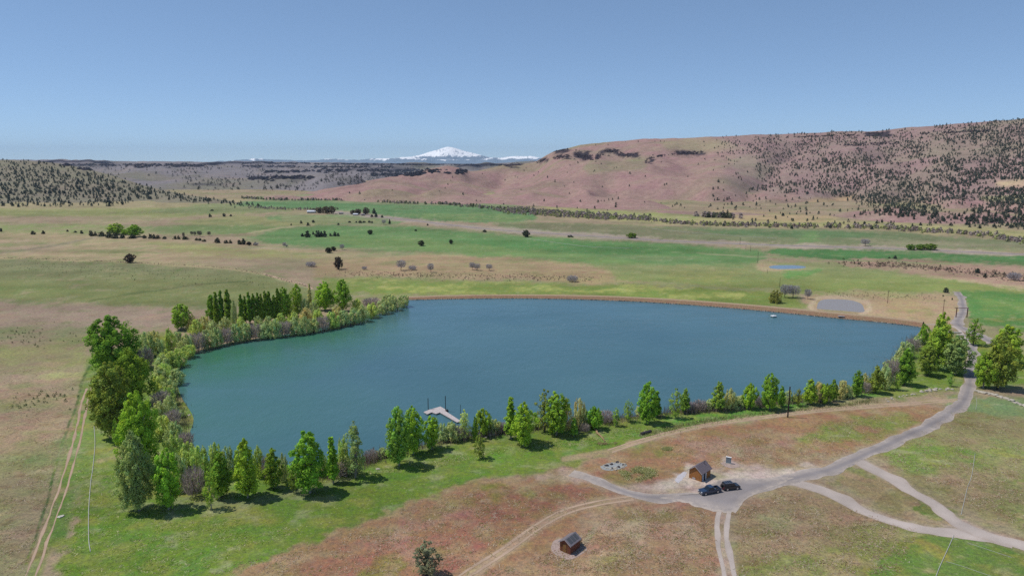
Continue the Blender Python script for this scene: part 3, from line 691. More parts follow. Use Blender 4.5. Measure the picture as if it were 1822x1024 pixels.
# ---- wooded hill on the left
xs2 = np.arange(-900, 462, 4.0)
base2 = smooth_curve([(-900, 380), (-200, 370), (0, 366), (100, 363), (200, 362), (300, 362), (400, 363), (450, 363), (462, 363)], xs2)
baseY2 = np.array([gy(911, y) for y in base2])
top2 = smooth_curve([(-900, 268), (-300, 272), (-100, 278), (0, 284), (60, 286), (100, 290), (140, 297), (180, 307), (220, 318), (250, 328), (290, 338), (340, 348), (400, 356), (440, 361), (462, 364)], xs2, 5)
topY2 = baseY2 + smooth_curve([(-900, 900), (0, 620), (100, 560), (200, 420), (300, 260), (400, 110), (462, 30)], xs2, 15)
def left_col(X, Y, Z, px, py, v):
    n = fbm(X / 120, Y / 120, 23, 5); n2 = fbm(X / 30, Y / 30, 28, 4)
    c = np.zeros(X.shape + (3,)); c[:] = lin((142, 134, 114))
    c = blend(c, smooth01(n) * 0.6, (126, 122, 100)); c = blend(c, smooth01(n2 - 0.1) * 0.4, (164, 148, 128))
    return c
HILLL = hill('hill', xs2, [(None, baseY2), (base2 * 0.7 + top2 * 0.3, baseY2 * 0.65 + topY2 * 0.35), (top2, topY2)], [30, 40], hm.m, left_col, (14, 160), seed=31)

# ---- far plateau with basalt rim
xs3 = np.arange(-700, 1300, 4.0)
top3 = smooth_curve([(-700, 283), (60, 284), (150, 285), (230, 287), (330, 287.5), (440, 288), (560, 288.5), (700, 290), (900, 292), (1300, 292)], xs3, 5)
rimn = fbm(xs3 / 60, xs3 * 0, 61, 4); 
rim = top3 + 2.5 + 0.8 * rimn; rim2 = top3 + 7 + 1.5 * rimn
Yt3 = 4700 + 500 * fbm(xs3 / 120, xs3 * 0 + 3, 62, 3)
b3Y = 1900.0 + 1500 * smooth01((xs3 - 620) / 160) + 150 * fbm(xs3 / 150, xs3 * 0, 64, 3)
def plat_col(X, Y, Z, px, py, v):
    n = fbm(X / 300, Y / 300, 43, 5); n2 = fbm(X / 90, Y / 90, 48, 4); ns = fbm(px / 46, py / 7, 49, 4)
    c = np.zeros(X.shape + (3,)); c[:] = lin((142, 134, 134)); c = blend(c, smooth01(fbm(X / 60, Y / 60, 57, 4) * 1.3 - 0.2) * 0.6, (116, 112, 104))
    c = blend(c, smooth01(n) * 0.6, (134, 128, 104)); c = blend(c, smooth01(n2) * 0.45, (164, 146, 136))
    c = blend(c, smooth01((py - 326) / 10) * smooth01(n2 + 0.4) * 0.4, (130, 130, 104))
    rock = np.exp(-((v - 3.5) / 0.42) ** 2) * smooth01(fbm(px / 70, v * 0, 51, 3) * 2.2 + 1.1)
    c = blend(c, rock * 0.95, (60, 58, 68))
    for yc, x0, x1, hh in ((292.5, 560, 905, 2.2), (297, 900, 940, 2), (328, 330, 420, 2), (333, 520, 600, 2), (294, 110, 390, 2.6), (295, 430, 565, 2.8), (303, 565, 745, 2.8), (311, 660, 760, 2.6), (300, 150, 170, 2), (308, 690, 800, 2.4), (317, 440, 560, 2.2), (322, 470, 540, 2), (296, 250, 330, 2)):
        m = np.exp(-((py - yc - 1.2 * n2) / hh) ** 2) * smooth01((px - x0) / 20) * smooth01((x1 - px) / 20) * smooth01(ns * 1.4 + 0.65)
        c = blend(c, m * 0.85, (72, 70, 78))
    return c
def plat_cliffs(X, Y, Z, px, v):
    return Z + smooth01((v - 0.3) / 1.0) * smooth01((3.2 - v) / 0.6) * 12 * fbm(X / 420, Y / 420, 71, 4)
HILLP = hill('plateau', xs3, [(None, b3Y), (331 + 0 * xs3, b3Y + 240), (315 + 2.5 * fbm(xs3 / 90, xs3 * 0, 66, 3), b3Y + 700), (rim2, Yt3 * 0.965), (rim, Yt3 * 0.975), (top3, Yt3)], [14, 22, 34, 10, 8], hm.m, plat_col, (34, 420), seed=41, cliffs=plat_cliffs)

# ---- foothills and the snow mountain; some distance haze is put into their forest colour
sm = NT('snow_and_hazed_forest'); p = sm.pos(); att = sm.attr('soil').outputs['Color']
sm.diffuse(att, sm.bump(sm.noise(0.004, 5, 0.6, p), 0.5, 60))
def mount(name, prof, Y0, x0, x1, snow_row, seed, snow_amt):
    xs = np.arange(x0, x1, 1.5)
    top = curve(prof, xs) + 0.35 * fbm(xs / 7, xs * 0, seed, 4)
    n_ = len(xs)
    edge = smooth01((xs - x0) / 15) * smooth01((x1 - xs) / 15)
    top = top * edge + 296 * (1 - edge)
    base = np.full(n_, 294.0)
    Yt = np.full(n_, Y0) ; Yb = np.full(n_, Y0 * 0.88)
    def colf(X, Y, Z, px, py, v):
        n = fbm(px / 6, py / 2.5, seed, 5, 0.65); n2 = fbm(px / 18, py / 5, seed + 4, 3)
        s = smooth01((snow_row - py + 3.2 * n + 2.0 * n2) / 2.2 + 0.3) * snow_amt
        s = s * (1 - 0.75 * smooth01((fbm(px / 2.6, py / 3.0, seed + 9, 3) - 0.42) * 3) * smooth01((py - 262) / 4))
        c = np.zeros(X.shape + (3,)); c[:] = lin((118, 134, 148)); return blend(c, np.clip(s, 0, 1), (254, 252, 252)) * 1.25  # snow-dusted forest, made paler and bluer to stand in for haze
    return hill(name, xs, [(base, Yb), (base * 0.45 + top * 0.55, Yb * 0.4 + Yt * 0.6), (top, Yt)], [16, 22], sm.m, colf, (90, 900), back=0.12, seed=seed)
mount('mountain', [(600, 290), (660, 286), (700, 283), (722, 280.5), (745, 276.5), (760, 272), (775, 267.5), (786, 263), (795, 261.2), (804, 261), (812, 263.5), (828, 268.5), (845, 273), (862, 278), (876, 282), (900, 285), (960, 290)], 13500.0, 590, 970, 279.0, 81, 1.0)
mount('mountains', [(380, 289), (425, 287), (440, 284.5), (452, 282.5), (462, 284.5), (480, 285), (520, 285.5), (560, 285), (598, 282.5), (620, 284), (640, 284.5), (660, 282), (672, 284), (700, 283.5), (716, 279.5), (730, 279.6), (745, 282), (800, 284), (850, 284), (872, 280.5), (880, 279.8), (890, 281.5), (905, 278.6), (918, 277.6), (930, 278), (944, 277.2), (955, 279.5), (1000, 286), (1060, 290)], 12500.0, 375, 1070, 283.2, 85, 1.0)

# ---- air: far things fade to blue
hz = bpy.data.materials.new('haze_air'); hz.use_nodes = True; ht = hz.node_tree; ht.nodes.clear()
ho = ht.nodes.new('ShaderNodeOutputMaterial'); pv = ht.nodes.new('ShaderNodeVolumePrincipled')
pv.inputs['Color'].default_value = (0.62, 0.78, 1.0, 1); pv.inputs['Density'].default_value = 3.1e-5; pv.inputs['Anisotropy'].default_value = 0.0
ht.links.new(pv.outputs[0], ho.inputs['Volume'])
bm = bmesh.new(); bmesh.ops.create_cube(bm, size=1.0)
me = bpy.data.meshes.new('haze'); bm.to_mesh(me); bm.free(); me.materials.append(hz)
o = obj('haze', me, kind='stuff'); o.scale = (44000, 44000, 520); o.location = (0, 0, 520 / 2 - 24)
# ================================================================== plants
lf = NT('leaves'); oi = lf.n('ShaderNodeObjectInfo'); tint = lf.attr('tint').outputs['Color']
c = lf.mix(1.0, oi.outputs['Color'], tint, 'MULTIPLY')
hs = lf.n('ShaderNodeHueSaturation'); lf.l(c, hs.inputs['Color']); lf.l(lf.mrange(oi.outputs['Random'], 0, 1, 0.472, 0.502), hs.inputs['Hue'])
d1 = lf.n('ShaderNodeBsdfDiffuse'); d2 = lf.n('ShaderNodeBsdfTranslucent'); ms = lf.n('ShaderNodeMixShader'); ms.inputs[0].default_value = 0.34
lf.l(hs.outputs[0], d1.inputs[0]); lf.l(hs.outputs[0], d2.inputs[0]); lf.l(d1.outputs[0], ms.inputs[1]); lf.l(d2.outputs[0], ms.inputs[2]); lf.l(ms.outputs[0], lf.out.inputs[0])
M_LEAF = lf.m
bk = NT('bark'); oi = bk.n('ShaderNodeObjectInfo'); n = bk.noise(1.4, 4, 0.6, bk.scalev(bk.ocoord(), (4, 4, 0.7)))
v = bk.mrange(n, 0.3, 0.7, 0.6, 1.35); cmb = bk.n('ShaderNodeCombineColor'); [bk.l(v, cmb.inputs[i]) for i in range(3)]
bk.diffuse(bk.mix(1.0, oi.outputs['Color'], cmb.outputs[0], 'MULTIPLY'))
M_BARK = bk.m
GREY_BARK = (0.30, 0.27, 0.23, 1); DARK_BARK = (0.085, 0.065, 0.055, 1)

def leaf_quads(P, N, S, rg, asp=1.5):
    """one small leaf spray per point: a diamond of size S facing N"""
    n = len(P)
    N = N / (np.linalg.norm(N, axis=1)[:, None] + 1e-9)
    A = rg.normal(0, 1, (n, 3)); A -= N * (A * N).sum(1)[:, None]; A /= np.linalg.norm(A, axis=1)[:, None]
    B = np.cross(N, A); S = S[:, None]
    V = np.stack([P - A * S * asp * 0.5, P - B * S * 0.5, P + A * S * asp * 0.5, P + B * S * 0.5], 1).reshape(-1, 3)
    return V, np.arange(4 * n).reshape(n, 4)
def rods(segs):
    """tapered sticks: (p0, p1, r0, r1)"""
    V, Fc = [], []
    for p0, p1, r0, r1 in segs:
        p0, p1 = np.array(p0, float), np.array(p1, float); d = p1 - p0; L = np.linalg.norm(d) + 1e-9; d /= L
        a = np.cross(d, (0.3, 1, 0.2)); a /= np.linalg.norm(a); b = np.cross(d, a); k = len(V); m = 5
        for p, r in ((p0, r0), (p1, r1)):
            for i in range(m):
                t = 2 * math.pi * i / m; V.append(p + (a * math.cos(t) + b * math.sin(t)) * r)
        for i in range(m):
            j = (i + 1) % m; Fc.append((k + i, k + j, k + m + j, k + m + i))
    return np.array(V), np.array(Fc)
def crown_mesh(name, env, n_clump, n_leaf, leaf, rg, clump=(0.8, 1.3), shell=0.55, tone=0.17, up=0.35, h=13.0, z0=1.4, droop=0.0):
    """leaf sprays gathered in clumps inside the outline env(height fraction, angle) -> radius"""
    Ps, Ns, Ss, Ts = [], [], [], []; ends = []
    fs = np.linspace(0.0, 1.0, 400); ws = np.array([np.mean([env(f, t) for t in (0.3, 1.9, 3.4, 5.0)]) for f in fs]) ** 1.35 + 0.05; cum = np.cumsum(ws) / ws.sum()
    for k in range(n_clump):
        f = float(np.interp((k + rg.uniform()) / n_clump, cum, fs)); th = k * 2.399 + rg.uniform(-0.7, 0.7)
        r = env(f, th)
        rr = r * (shell + (1 - shell) * rg.uniform()) if rg.uniform() < 0.75 else r * rg.uniform(0, shell)
        c = np.array([rr * math.cos(th), rr * math.sin(th), z0 + f * (h - z0)])
        ends.append(c)
        cr = rg.uniform(*clump) * (0.55 + 0.45 * min(1, r / 2.0)) * (1.0 - 0.35 * f)
        n = int(n_leaf * rg.uniform(0.6, 1.4))
        d = rg.normal(0, 1, (n, 3)); d /= np.linalg.norm(d, axis=1)[:, None]
        q = d * (rg.uniform(0.25, 1, n) ** 0.5)[:, None] * cr * np.array([1, 1, 1.25])
        q[:, 2] -= droop * (q[:, 0] ** 2 + q[:, 1] ** 2) / cr
        Ps.append(c + q)
        out = np.array([math.cos(th), math.sin(th), up])
        Ns.append(d * 0.9 + out * 0.55 + rg.normal(0, 0.55, (n, 3)) + np.array([0, 0, 0.25]))
        Ss.append(leaf * rg.uniform(0.6, 1.3, n))
        t = 1 + rg.normal(0, tone * 0.8); tt = t + rg.normal(0, tone * 0.5, n)
        warm = 1 + rg.normal(0, 0.06) + rg.normal(0, 0.05, n)
        Ts.append(np.stack([tt * warm, tt, tt * (2 - warm) * 0.98], 1))
    P = np.concatenate(Ps); N = np.concatenate(Ns); S = np.concatenate(Ss); T = np.clip(np.concatenate(Ts), 0.35, 1.9)
    V, Fc = leaf_quads(P, N, S, rg)
    me = np_mesh(name, V, Fc, M_LEAF); pt_attr(me, 'tint', np.repeat(T, 4, 0))
    return me, ends
def trunk_mesh(name, h, r, ends, rg, n_limb=10, lean=0.2, stems=1):
    segs = []
    for s in range(stems):
        p = np.array([rg.normal(0, 0.25), rg.normal(0, 0.25), 0]) * (stems > 1); q = p.copy(); rr = r / math.sqrt(stems)
        for i in range(5):
            nx = q + np.array([rg.normal(0, lean), rg.normal(0, lean), h / 5]); segs.append((q, nx, rr * (1 - i / 5.6), rr * (1 - (i + 1) / 5.6))); q = nx
    for e in [ends[i] for i in rg.permutation(len(ends))[:n_limb]]:
        z = max(0.8, e[2] * rg.uniform(0.45, 0.75)); segs.append(((0, 0, z), e, r * 0.4 * (1 - z / h * 0.6), r * 0.08))
    V, Fc = rods(segs)
    return np_mesh(name, V, Fc, M_BARK)
def lumpy(rg, base, amp=0.3):
    a = rg.uniform(0, 6.28, 6); w_ = rg.uniform(0.5, 1, 6)
    def env(f, th):
        l = sum(w_[i] * math.sin((i % 3 + 1) * th + a[i] + f * (3 + i)) for i in range(6)) / 3.2
        return max(0.05, base(f) * (1 + amp * l))
    return env
PROTO = {}
def proto(kind, n):
    """n different plants of a kind, each a crown mesh and a trunk mesh with the size they were grown at"""
    L = []
    for i in range(n):
        rg = np.random.default_rng(100 + 17 * len(PROTO) + i)
        if kind == 'poplar':
            env = lumpy(rg, lambda f: 2.9 * (math.sin(math.pi * min(1, f * 0.82 + 0.16)) ** 0.75), 0.46)
            cm, e = crown_mesh('crown', env, 135, 62, 0.28, rg, (0.55, 1.0)); tm = trunk_mesh('trunk', 11.5, 0.24, e, rg, 12); L.append((cm, tm, 13.4, 6.2))
        elif kind == 'cone':
            env = lumpy(rg, lambda f: 2.75 * (1 - f) ** 0.5 * min(1, f * 2.6 + 0.5), 0.44)
            cm, e = crown_mesh('crown', env, 120, 58, 0.28, rg, (0.5, 0.9)); tm = trunk_mesh('trunk', 11.5, 0.2, e, rg, 10, 0.1); L.append((cm, tm, 13.4, 5.6))
        elif kind == 'big':
            env = lumpy(rg, lambda f: 5.2 * (math.sin(math.pi * min(1, f * 0.78 + 0.2)) ** 0.7), 0.44)
            cm, e = crown_mesh('crown', env, 260, 72, 0.34, rg, (0.8, 1.5), h=22, z0=2.5); tm = trunk_mesh('trunk', 19, 0.42, e, rg, 18, 0.5); L.append((cm, tm, 22.6, 11))
        elif kind == 'sparse':
            env = lumpy(rg, lambda f: 2.6 * (math.sin(math.pi * min(1, f * 0.8 + 0.16)) ** 0.8), 0.4)
            cm, e = crown_mesh('crown', env, 64, 30, 0.30, rg, (0.5, 0.95)); tm = trunk_mesh('trunk', 12, 0.22, e, rg, 26); L.append((cm, tm, 13.4, 5.6))
        elif kind == 'column':
            env = lumpy(rg, lambda f: 1.15 * min(1, f * 8 + 0.35) * (1 - f) ** 0.33, 0.22)
            cm, e = crown_mesh('crown', env, 90, 42, 0.34, rg, (0.5, 0.75), shell=0.5, up=0.8); tm = trunk_mesh('trunk', 11.5, 0.2, e, rg, 6, 0.05); L.append((cm, tm, 13.2, 3.0))
        elif kind == 'willow':
            env = lumpy(rg, lambda f: 3.3 * max(0.05, 1 - (f * 0.96) ** 2.4) ** 0.5 * min(1, 0.7 + f), 0.3)
            cm, e = crown_mesh('crown', env, 66, 58, 0.26, rg, (0.6, 1.0), h=5.4, z0=0.3, up=0.7); tm = trunk_mesh('stems', 3.8, 0.16, e, rg, 22, 0.35, 4); L.append((cm, tm, 5.9, 7.4))
        elif kind == 'round':
            env = lumpy(rg, lambda f: 3.1 * max(0.03, 1 - (2 * f - 0.95) ** 2) ** 0.5, 0.22)
            cm, e = crown_mesh('crown', env, 100, 46, 0.32, rg, (0.5, 0.9), h=7.4, z0=0.6); tm = trunk_mesh('trunk', 5.5, 0.2, e, rg, 10); L.append((cm, tm, 7.8, 6.8))
        elif kind == 'juniper':
            env = lumpy(rg, lambda f: 2.1 * (1 - f) ** (0.42 + 0.12 * (i % 3)) * min(1, f * 5 + 0.55), 0.3)
            cm, e = crown_mesh('crown', env, 26, 20, 0.62, rg, (0.6, 1.0), h=6.4, z0=0.35, tone=0.2); tm = trunk_mesh('trunk', 4.5, 0.16, e, rg, 3); L.append((cm, tm, 6.8, 4.6))
        elif kind in ('twig', 'bare'):
            # leafless: a fan of fine grey twigs, with a trunk below when it is a tree
            hh = 5.0 if kind == 'twig' else 8.0; nn = 620 if kind == 'twig' else 760
            th = rg.uniform(0, 6.283, nn); f = rg.uniform(0.1, 1, nn); rad = (2.6 if kind == 'twig' else 3.0) * np.sqrt(rg.uniform(0, 1, nn)) * np.clip(1.15 - (f - 0.55) ** 2 * 2.4, 0.1, 1)
            zz = (0.1 if kind == 'twig' else 1.7) + f * (hh - (0.1 if kind == 'twig' else 1.7)) * 0.8
            p0 = np.stack([rad * np.cos(th), rad * np.sin(th), zz], 1)
            d = np.stack([np.cos(th) * 0.5, np.sin(th) * 0.5, np.full(nn, 0.9)], 1) + rg.normal(0, 0.4, (nn, 3)); d /= np.linalg.norm(d, axis=1)[:, None]
            ln = rg.uniform(0.6, 1.3, nn)[:, None]; sd_ = np.cross(d, rg.normal(0, 1, (nn, 3))); sd_ /= np.linalg.norm(sd_, axis=1)[:, None]; wd = rg.uniform(0.05, 0.12, nn)[:, None]
            V = np.stack([p0 - sd_ * wd, p0 + sd_ * wd, p0 + d * ln + sd_ * wd * 0.3, p0 + d * ln - sd_ * wd * 0.3], 1).reshape(-1, 3)
            cm = np_mesh('crown' if kind == 'bare' else 'twigs', V, np.arange(4 * nn).reshape(nn, 4), M_LEAF)
            t = np.clip(1 + rg.normal(0, 0.25, nn), 0.4, 1.7); pt_attr(cm, 'tint', np.repeat(np.stack([t, t, t * rg.uniform(0.9, 1.1, nn)], 1), 4, 0))
            ends = list(p0[rg.permutation(nn)[:30]])
            tm = trunk_mesh('trunk' if kind == 'bare' else 'stems', hh * 0.75, 0.17 if kind == 'bare' else 0.10, ends, rg, 26, 0.25, 1 if kind == 'bare' else 4)
            L.append((cm, tm, hh + 0.6, 6.2))
    PROTO[kind] = L
for k, n in (('poplar', 9), ('cone', 6), ('big', 6), ('sparse', 4), ('column', 5), ('willow', 6), ('round', 3), ('juniper', 7), ('twig', 4), ('bare', 4)): proto(k, n)
PARTN = {'willow': ('foliage', 'stems'), 'twig': ('twigs', 'stems')}
_pick = {}
def plant(kind, name, P, hgt, wid, col, label, cat, group=None, bark=GREY_BARK, single=False):
    i = _pick.get(kind, 0); _pick[kind] = i + 1
    cm, tm, h0, w0 = PROTO[kind][(i * 5 + i // 7) % len(PROTO[kind])]
    rz = (i * 2.399) % 6.283
    cn, tn = PARTN.get(kind, ('crown', 'trunk'))
    if single:
        o = bpy.data.objects.new(name, cm); link(o); tag(o, label, cat, group); o.location = P; o.rotation_euler = (0, 0, rz)
        o.scale = (wid / w0, wid / w0, hgt / h0); o.color = (*col, 1); return o
    e = empty(name, P, rz, label, cat, group); e.scale = (wid / w0, wid / w0, hgt / h0)
    c_ = bpy.data.objects.new(cn, cm); link(c_); c_.parent = e; c_.color = (*col, 1)
    t_ = bpy.data.objects.new(tn, tm); link(t_); t_.parent = e; t_.color = bark
    return e
def plant_px(kind, name, x, yb, yt, w, col, label, cat, group=None, bark=GREY_BARK, P=None, single=False):
    """stand a plant where its foot shows at photo point x, yb; its top reaches row yt and it is w pixels wide there"""
    P = gp(x, yb) if P is None else P
    h = max(0.6, z_at(P, yt) - P.z)
    return plant(kind, name, P, h, w * depth(P) / F, col, label, cat, group, bark, single)
G1 = alb(132, 170, 56) * 1.7; G2 = alb(120, 160, 54) * 1.65; G3 = alb(142, 174, 64) * 1.5; G4 = alb(140, 164, 98) * 1.5; GD = alb(112, 148, 52) * 1.6; GB = alb(128, 162, 66) * 1.6
OL = alb(136, 154, 66) * 1.35; WG = alb(164, 178, 116) * 1.7; WL = alb(168, 188, 98) * 1.7; WP = alb(158, 146, 138) * 1.4; WY = alb(196, 194, 122) * 1.5; JN = alb(86, 94, 80) * 1.15; GR = alb(160, 154, 154) * 1.3
T_ = 'cottonwood tree'; LG = 'trees on the lawn along the near shore'
TREES = [
 # left grove
 ('big', 202, 664, 559, 84, GD, 'broad dark green cottonwood with a dense dome crown, highest up in the left shore grove'),
 ('big', 237, 724, 615, 66, GD, 'dark cottonwood with its bare trunk showing, just below the dome-crowned one'),
 ('big', 203, 778, 640, 76, OL, 'tall olive cottonwood with pale trunk at the grove edge facing the field track'),
 ('sparse', 209, 795, 742, 15, G2, 'thin young tree with bare lower stem at the grove edge beside the white pipe'),
 ('big', 252, 838, 694, 68, G1, 'bright green pointed cottonwood in the middle of the left shore grove'),
 ('big', 248, 908, 764, 62, G4, 'pale grey-green loose cottonwood with white trunks at the lower end of the grove'),
 ('poplar', 300, 906, 795, 48, G1, 'bright leafy cottonwood over the large shadow at the lower corner of the grove'),
 # near shore, from the grove towards the dock
 ('sparse', 376, 905, 828, 26, G3, 'small yellow-green staked tree standing in front of a fuller dark tree'),
 ('cone', 394, 885, 798, 44, GD, 'full dark green tree right behind the small staked yellow-green tree'),
 ('cone', 441, 885, 774, 48, G1, 'tall pointed bright green tree with clear trunk, tallest of the first four on the lawn'),
 ('cone', 487, 869, 794, 42, GD, 'dark cone-shaped tree left of the big round-topped cottonwood'),
 ('sparse', 523, 876, 816, 22, OL, 'small thin tree leaning against the big round-topped cottonwood'),
 ('poplar', 552, 876, 761, 62, G2, 'biggest round-topped cottonwood on the near lawn, casting the largest shadow'),
 ('column', 593, 859, 774, 24, G1, 'slender flame-shaped young tree right of the big round-topped cottonwood'),
 ('sparse', 632, 849, 747, 48, G4, 'airy pale blue-green tree with white trunk standing alone near the reeds'),
 ('poplar', 710, 828, 718, 46, GB, 'tall loose green tree at the left of the clump by the dock, bare foot showing'),
 ('poplar', 735, 808, 720, 40, G1, 'leafy tree in the middle of the clump by the dock'),
 ('poplar', 768, 799, 737, 35, G1, 'lower full tree at the dock side of the clump'),
 ('sparse', 827, 783, 727, 24, WL, 'light grey-green tree on the bank where the dock walkway ends'),
 ('cone', 845, 784, 738, 13, GD, 'narrow dark tree just right of the dock walkway'),
 ('round', 860, 775, 724, 34, G3, 'round yellow-green tree above the flat grey stone, right of the dock'),
 ('sparse', 854, 815, 770, 24, OL, 'half-bare brown-green sapling alone on the grass below the dock'),
 ('column', 909, 780, 704, 26, G2, 'narrow upright tree behind the large full cottonwood right of the dock'),
 ('poplar', 931, 792, 712, 46, G1, 'large full cottonwood with foliage nearly to the ground, right of the dock'),
 ('sparse', 969, 768, 689, 34, OL, 'loose olive tree with long bare trunk behind the dense pair'),
 ('poplar', 990, 774, 694, 45, G2, 'dense dark tall cottonwood in the pair right of the loose olive tree'),
 ('column', 1021, 776, 742, 17, G3, 'small yellow-green sapling below the pale willows'),
 ('round', 1057, 763, 721, 32, G2, 'short round dark green tree above the fallen log'),
 ('sparse', 1096, 758, 724, 17, GB, 'small pale green sapling right of the fallen log'),
 ('sparse', 1117, 750, 709, 19, GB, 'thin ragged sapling standing before the reeds left of the dense oval tree'),
 ('poplar', 1151, 753, 674, 37, G2, 'tall dense oval cottonwood alone by the ditch end'),
 ('column', 1167, 742, 694, 22, G2, 'lower tree tucked behind the tall dense oval cottonwood'),
 ('sparse', 1202, 744, 688, 26, GB, 'left tree of a slim blue-green pair, standing forward on the lawn'),
 ('cone', 1218, 734, 688, 22, GB, 'right tree of the slim blue-green pair, set back by the reeds'),
 ('cone', 1277, 731, 676, 27, GB, 'straight blue-green cone tree with a pale willow behind it'),
 ('round', 1333, 727, 680, 28, G1, 'bright stout tree with blunt top between the cone tree and the tall leaning one'),
 ('poplar', 1369, 729, 661, 32, G2, 'tallest tree left of the black pole, its crown leaning slightly'),
 ('cone', 1390, 723, 684, 17, G2, 'narrow tree squeezed between the tallest one and the black pole'),
 ('sparse', 1420, 722, 690, 17, OL, 'small brownish tree just right of the black pole'),
 ('cone', 1440, 719, 671, 28, G1, 'fresh green tree, second to the right of the black pole'),
 ('round', 1468, 718, 680, 26, G2, 'rounded darker tree beside a spiky one along the reeds'),
 ('cone', 1482, 713, 672, 18, GD, 'spiky dark tree whose foot is hidden by the rounded darker one'),
 ('cone', 1524, 705, 656, 24, GD, 'small dark spire tree on the bend of the shore'),
 ('cone', 1558, 699, 648, 31, OL, 'olive cone tree between the dark spire and the tall dark tree'),
 ('cone', 1609, 685, 616, 37, GD, 'tall dark green conical tree on the right bank with lawn shadows beside it'),
 ('sparse', 1597, 694, 662, 14, G3, 'little light tree at the foot of the tall dark conical one'),
 ('poplar', 1650, 668, 612, 34, OL, 'loose olive tree with low brown foliage in front of the tallest right bank tree'),
 ('poplar', 1667, 658, 553, 42, G3, 'tallest yellow-green tree on the right bank near the gravel road'),
 ('round', 1642, 612, 574, 20, G2, 'small round tree behind the tallest right bank tree, at the end of the dam'),
 ('poplar', 1699, 666, 594, 50, G4, 'wide loose grey-green tree beside the gravel road'),
 ('sparse', 1690, 687, 661, 12, GB, 'tiny pale sapling on the lawn corner by the gravel road'),
 ('sparse', 1731, 614, 564, 31, GD, 'dark tree standing between the gate and the road bend'),
 ('poplar', 1749, 690, 622, 34, G2, 'compact tree on the outer side of the road, left of the largest pale-trunked one'),
 ('poplar', 1775, 692, 590, 52, OL, 'large olive tree with pale trunk on the outer side of the road'),
 ('poplar', 1791, 648, 575, 50, G3, 'wide yellow-green tree at the picture edge behind the large olive one'),
 # peninsula
 ('poplar', 323, 586, 538, 36, G3, 'lime green tree alone at the outer end of the columnar poplars'),
 ('poplar', 378, 574, 522, 23, GD, 'egg-shaped dark poplar leading the row of columnar ones'),
 ('poplar', 579, 552, 499, 37, G1, 'wide bright green tree at the inner end of the columnar row'),
 ('poplar', 611, 553, 494, 29, G2, 'tall tree nearest the peninsula tip, right of the wide bright green one'),
 ('column', 552, 545, 503, 9, WY, 'thin yellow tree left of the wide bright green one'),
 ('poplar', 507, 568, 508, 25, G2, 'fuller poplar ending the close row of columnar ones'),
 ('poplar', 529, 562, 503, 23, G3, 'loose light poplar standing apart after the close columnar row'),
]
for k, x, yb, yt, wd, colr, lab in TREES:
    nm = 'poplar_tree' if k == 'column' else ('cottonwood_tree' if k in ('big', 'poplar') else 'lawn_tree')
    plant_px(k, nm, x, yb, yt, wd, colr, lab, 'tree', 'trees standing round the lake', DARK_BARK if colr is GD or colr is OL else GREY_BARK)
ORD = ['first', 'second', 'third', 'fourth', 'fifth', 'sixth', 'seventh', 'eighth', 'ninth', 'tenth', 'eleventh', 'twelfth', 'thirteenth', 'fourteenth', 'fifteenth', 'sixteenth', 'seventeenth', 'eighteenth', 'nineteenth', 'twentieth',
       'twenty-first', 'twenty-second', 'twenty-third', 'twenty-fourth', 'twenty-fifth', 'twenty-sixth', 'twenty-seventh', 'twenty-eighth', 'twenty-ninth', 'thirtieth', 'thirty-first', 'thirty-second', 'thirty-third', 'thirty-fourth', 'thirty-fifth', 'thirty-sixth', 'thirty-seventh', 'thirty-eighth', 'thirty-ninth', 'fortieth']
cols_ = [(387, 577, 520, 10), (396, 577, 517, 10), (408, 578, 516, 13), (431, 576, 525, 9), (438, 573, 528, 8), (445, 574, 521, 10), (453, 573, 524, 10), (461, 572, 522, 9), (467, 572, 524, 8), (474, 571, 519, 9), (481, 570, 519, 10), (489, 569, 526, 9), (497, 568, 514, 10)]
for i, (x, yb, yt, wd) in enumerate(cols_):
    plant_px('column', 'lombardy_poplar', x, yb + 2, yt - 3, wd * 1.45, GD * 0.95, '%s dark columnar poplar after the egg-shaped one in the row on the peninsula' % ORD[i], 'tree', 'columnar poplars on the peninsula', DARK_BARK)

# willows and leafless brush along the banks: (x, foot, top, width, kind letter)
TON = {'g': ('willow', WG, 'grey-green leafy'), 'l': ('willow', WL, 'light green leafy'), 'y': ('willow', WY, 'pale yellow'), 'p': ('twig', WP, 'leafless purple-grey')}
def bushes(L, where, group, name='willow_bush'):
    cnt = {}; alt = 0
    for x, yb, yt, wd, k in L:
        if k == 'p':
            alt += 1
            if alt % 2: k = 'g'
        kind, colr, word = TON[k]; cnt[k] = cnt.get(k, 0) + 1
        lab = '%s %s bush %s' % (ORD[cnt[k] - 1], word, where)
        plant_px(kind, name if kind == 'willow' else 'bare_bush', x, yb, yt, wd * 1.12, colr, lab, 'bush', group, DARK_BARK)
bushes([(718, 546, 523, 24, 'g'), (700, 552, 524, 28, 'g'), (682, 558, 530, 28, 'g'), (662, 565, 537, 28, 'l'), (645, 572, 541, 26, 'p'), (628, 576, 545, 28, 'g'), (610, 580, 550, 26, 'g'), (592, 584, 552, 26, 'l'), (575, 588, 558, 24, 'p'),
        (558, 591, 565, 26, 'p'), (542, 594, 560, 24, 'g'), (525, 596, 562, 26, 'g'), (508, 598, 566, 26, 'p'), (490, 600, 566, 28, 'p'), (472, 602, 570, 28, 'g'), (455, 604, 571, 26, 'p'), (438, 606, 572, 26, 'p'), (420, 609, 574, 26, 'g'),
        (403, 612, 578, 26, 'p'), (386, 616, 580, 26, 'g'), (370, 620, 583, 28, 'p'), (352, 624, 586, 30, 'p'), (335, 628, 592, 28, 'g')], 'at the water, counted from the peninsula tip', 'bushes at the water of the peninsula')
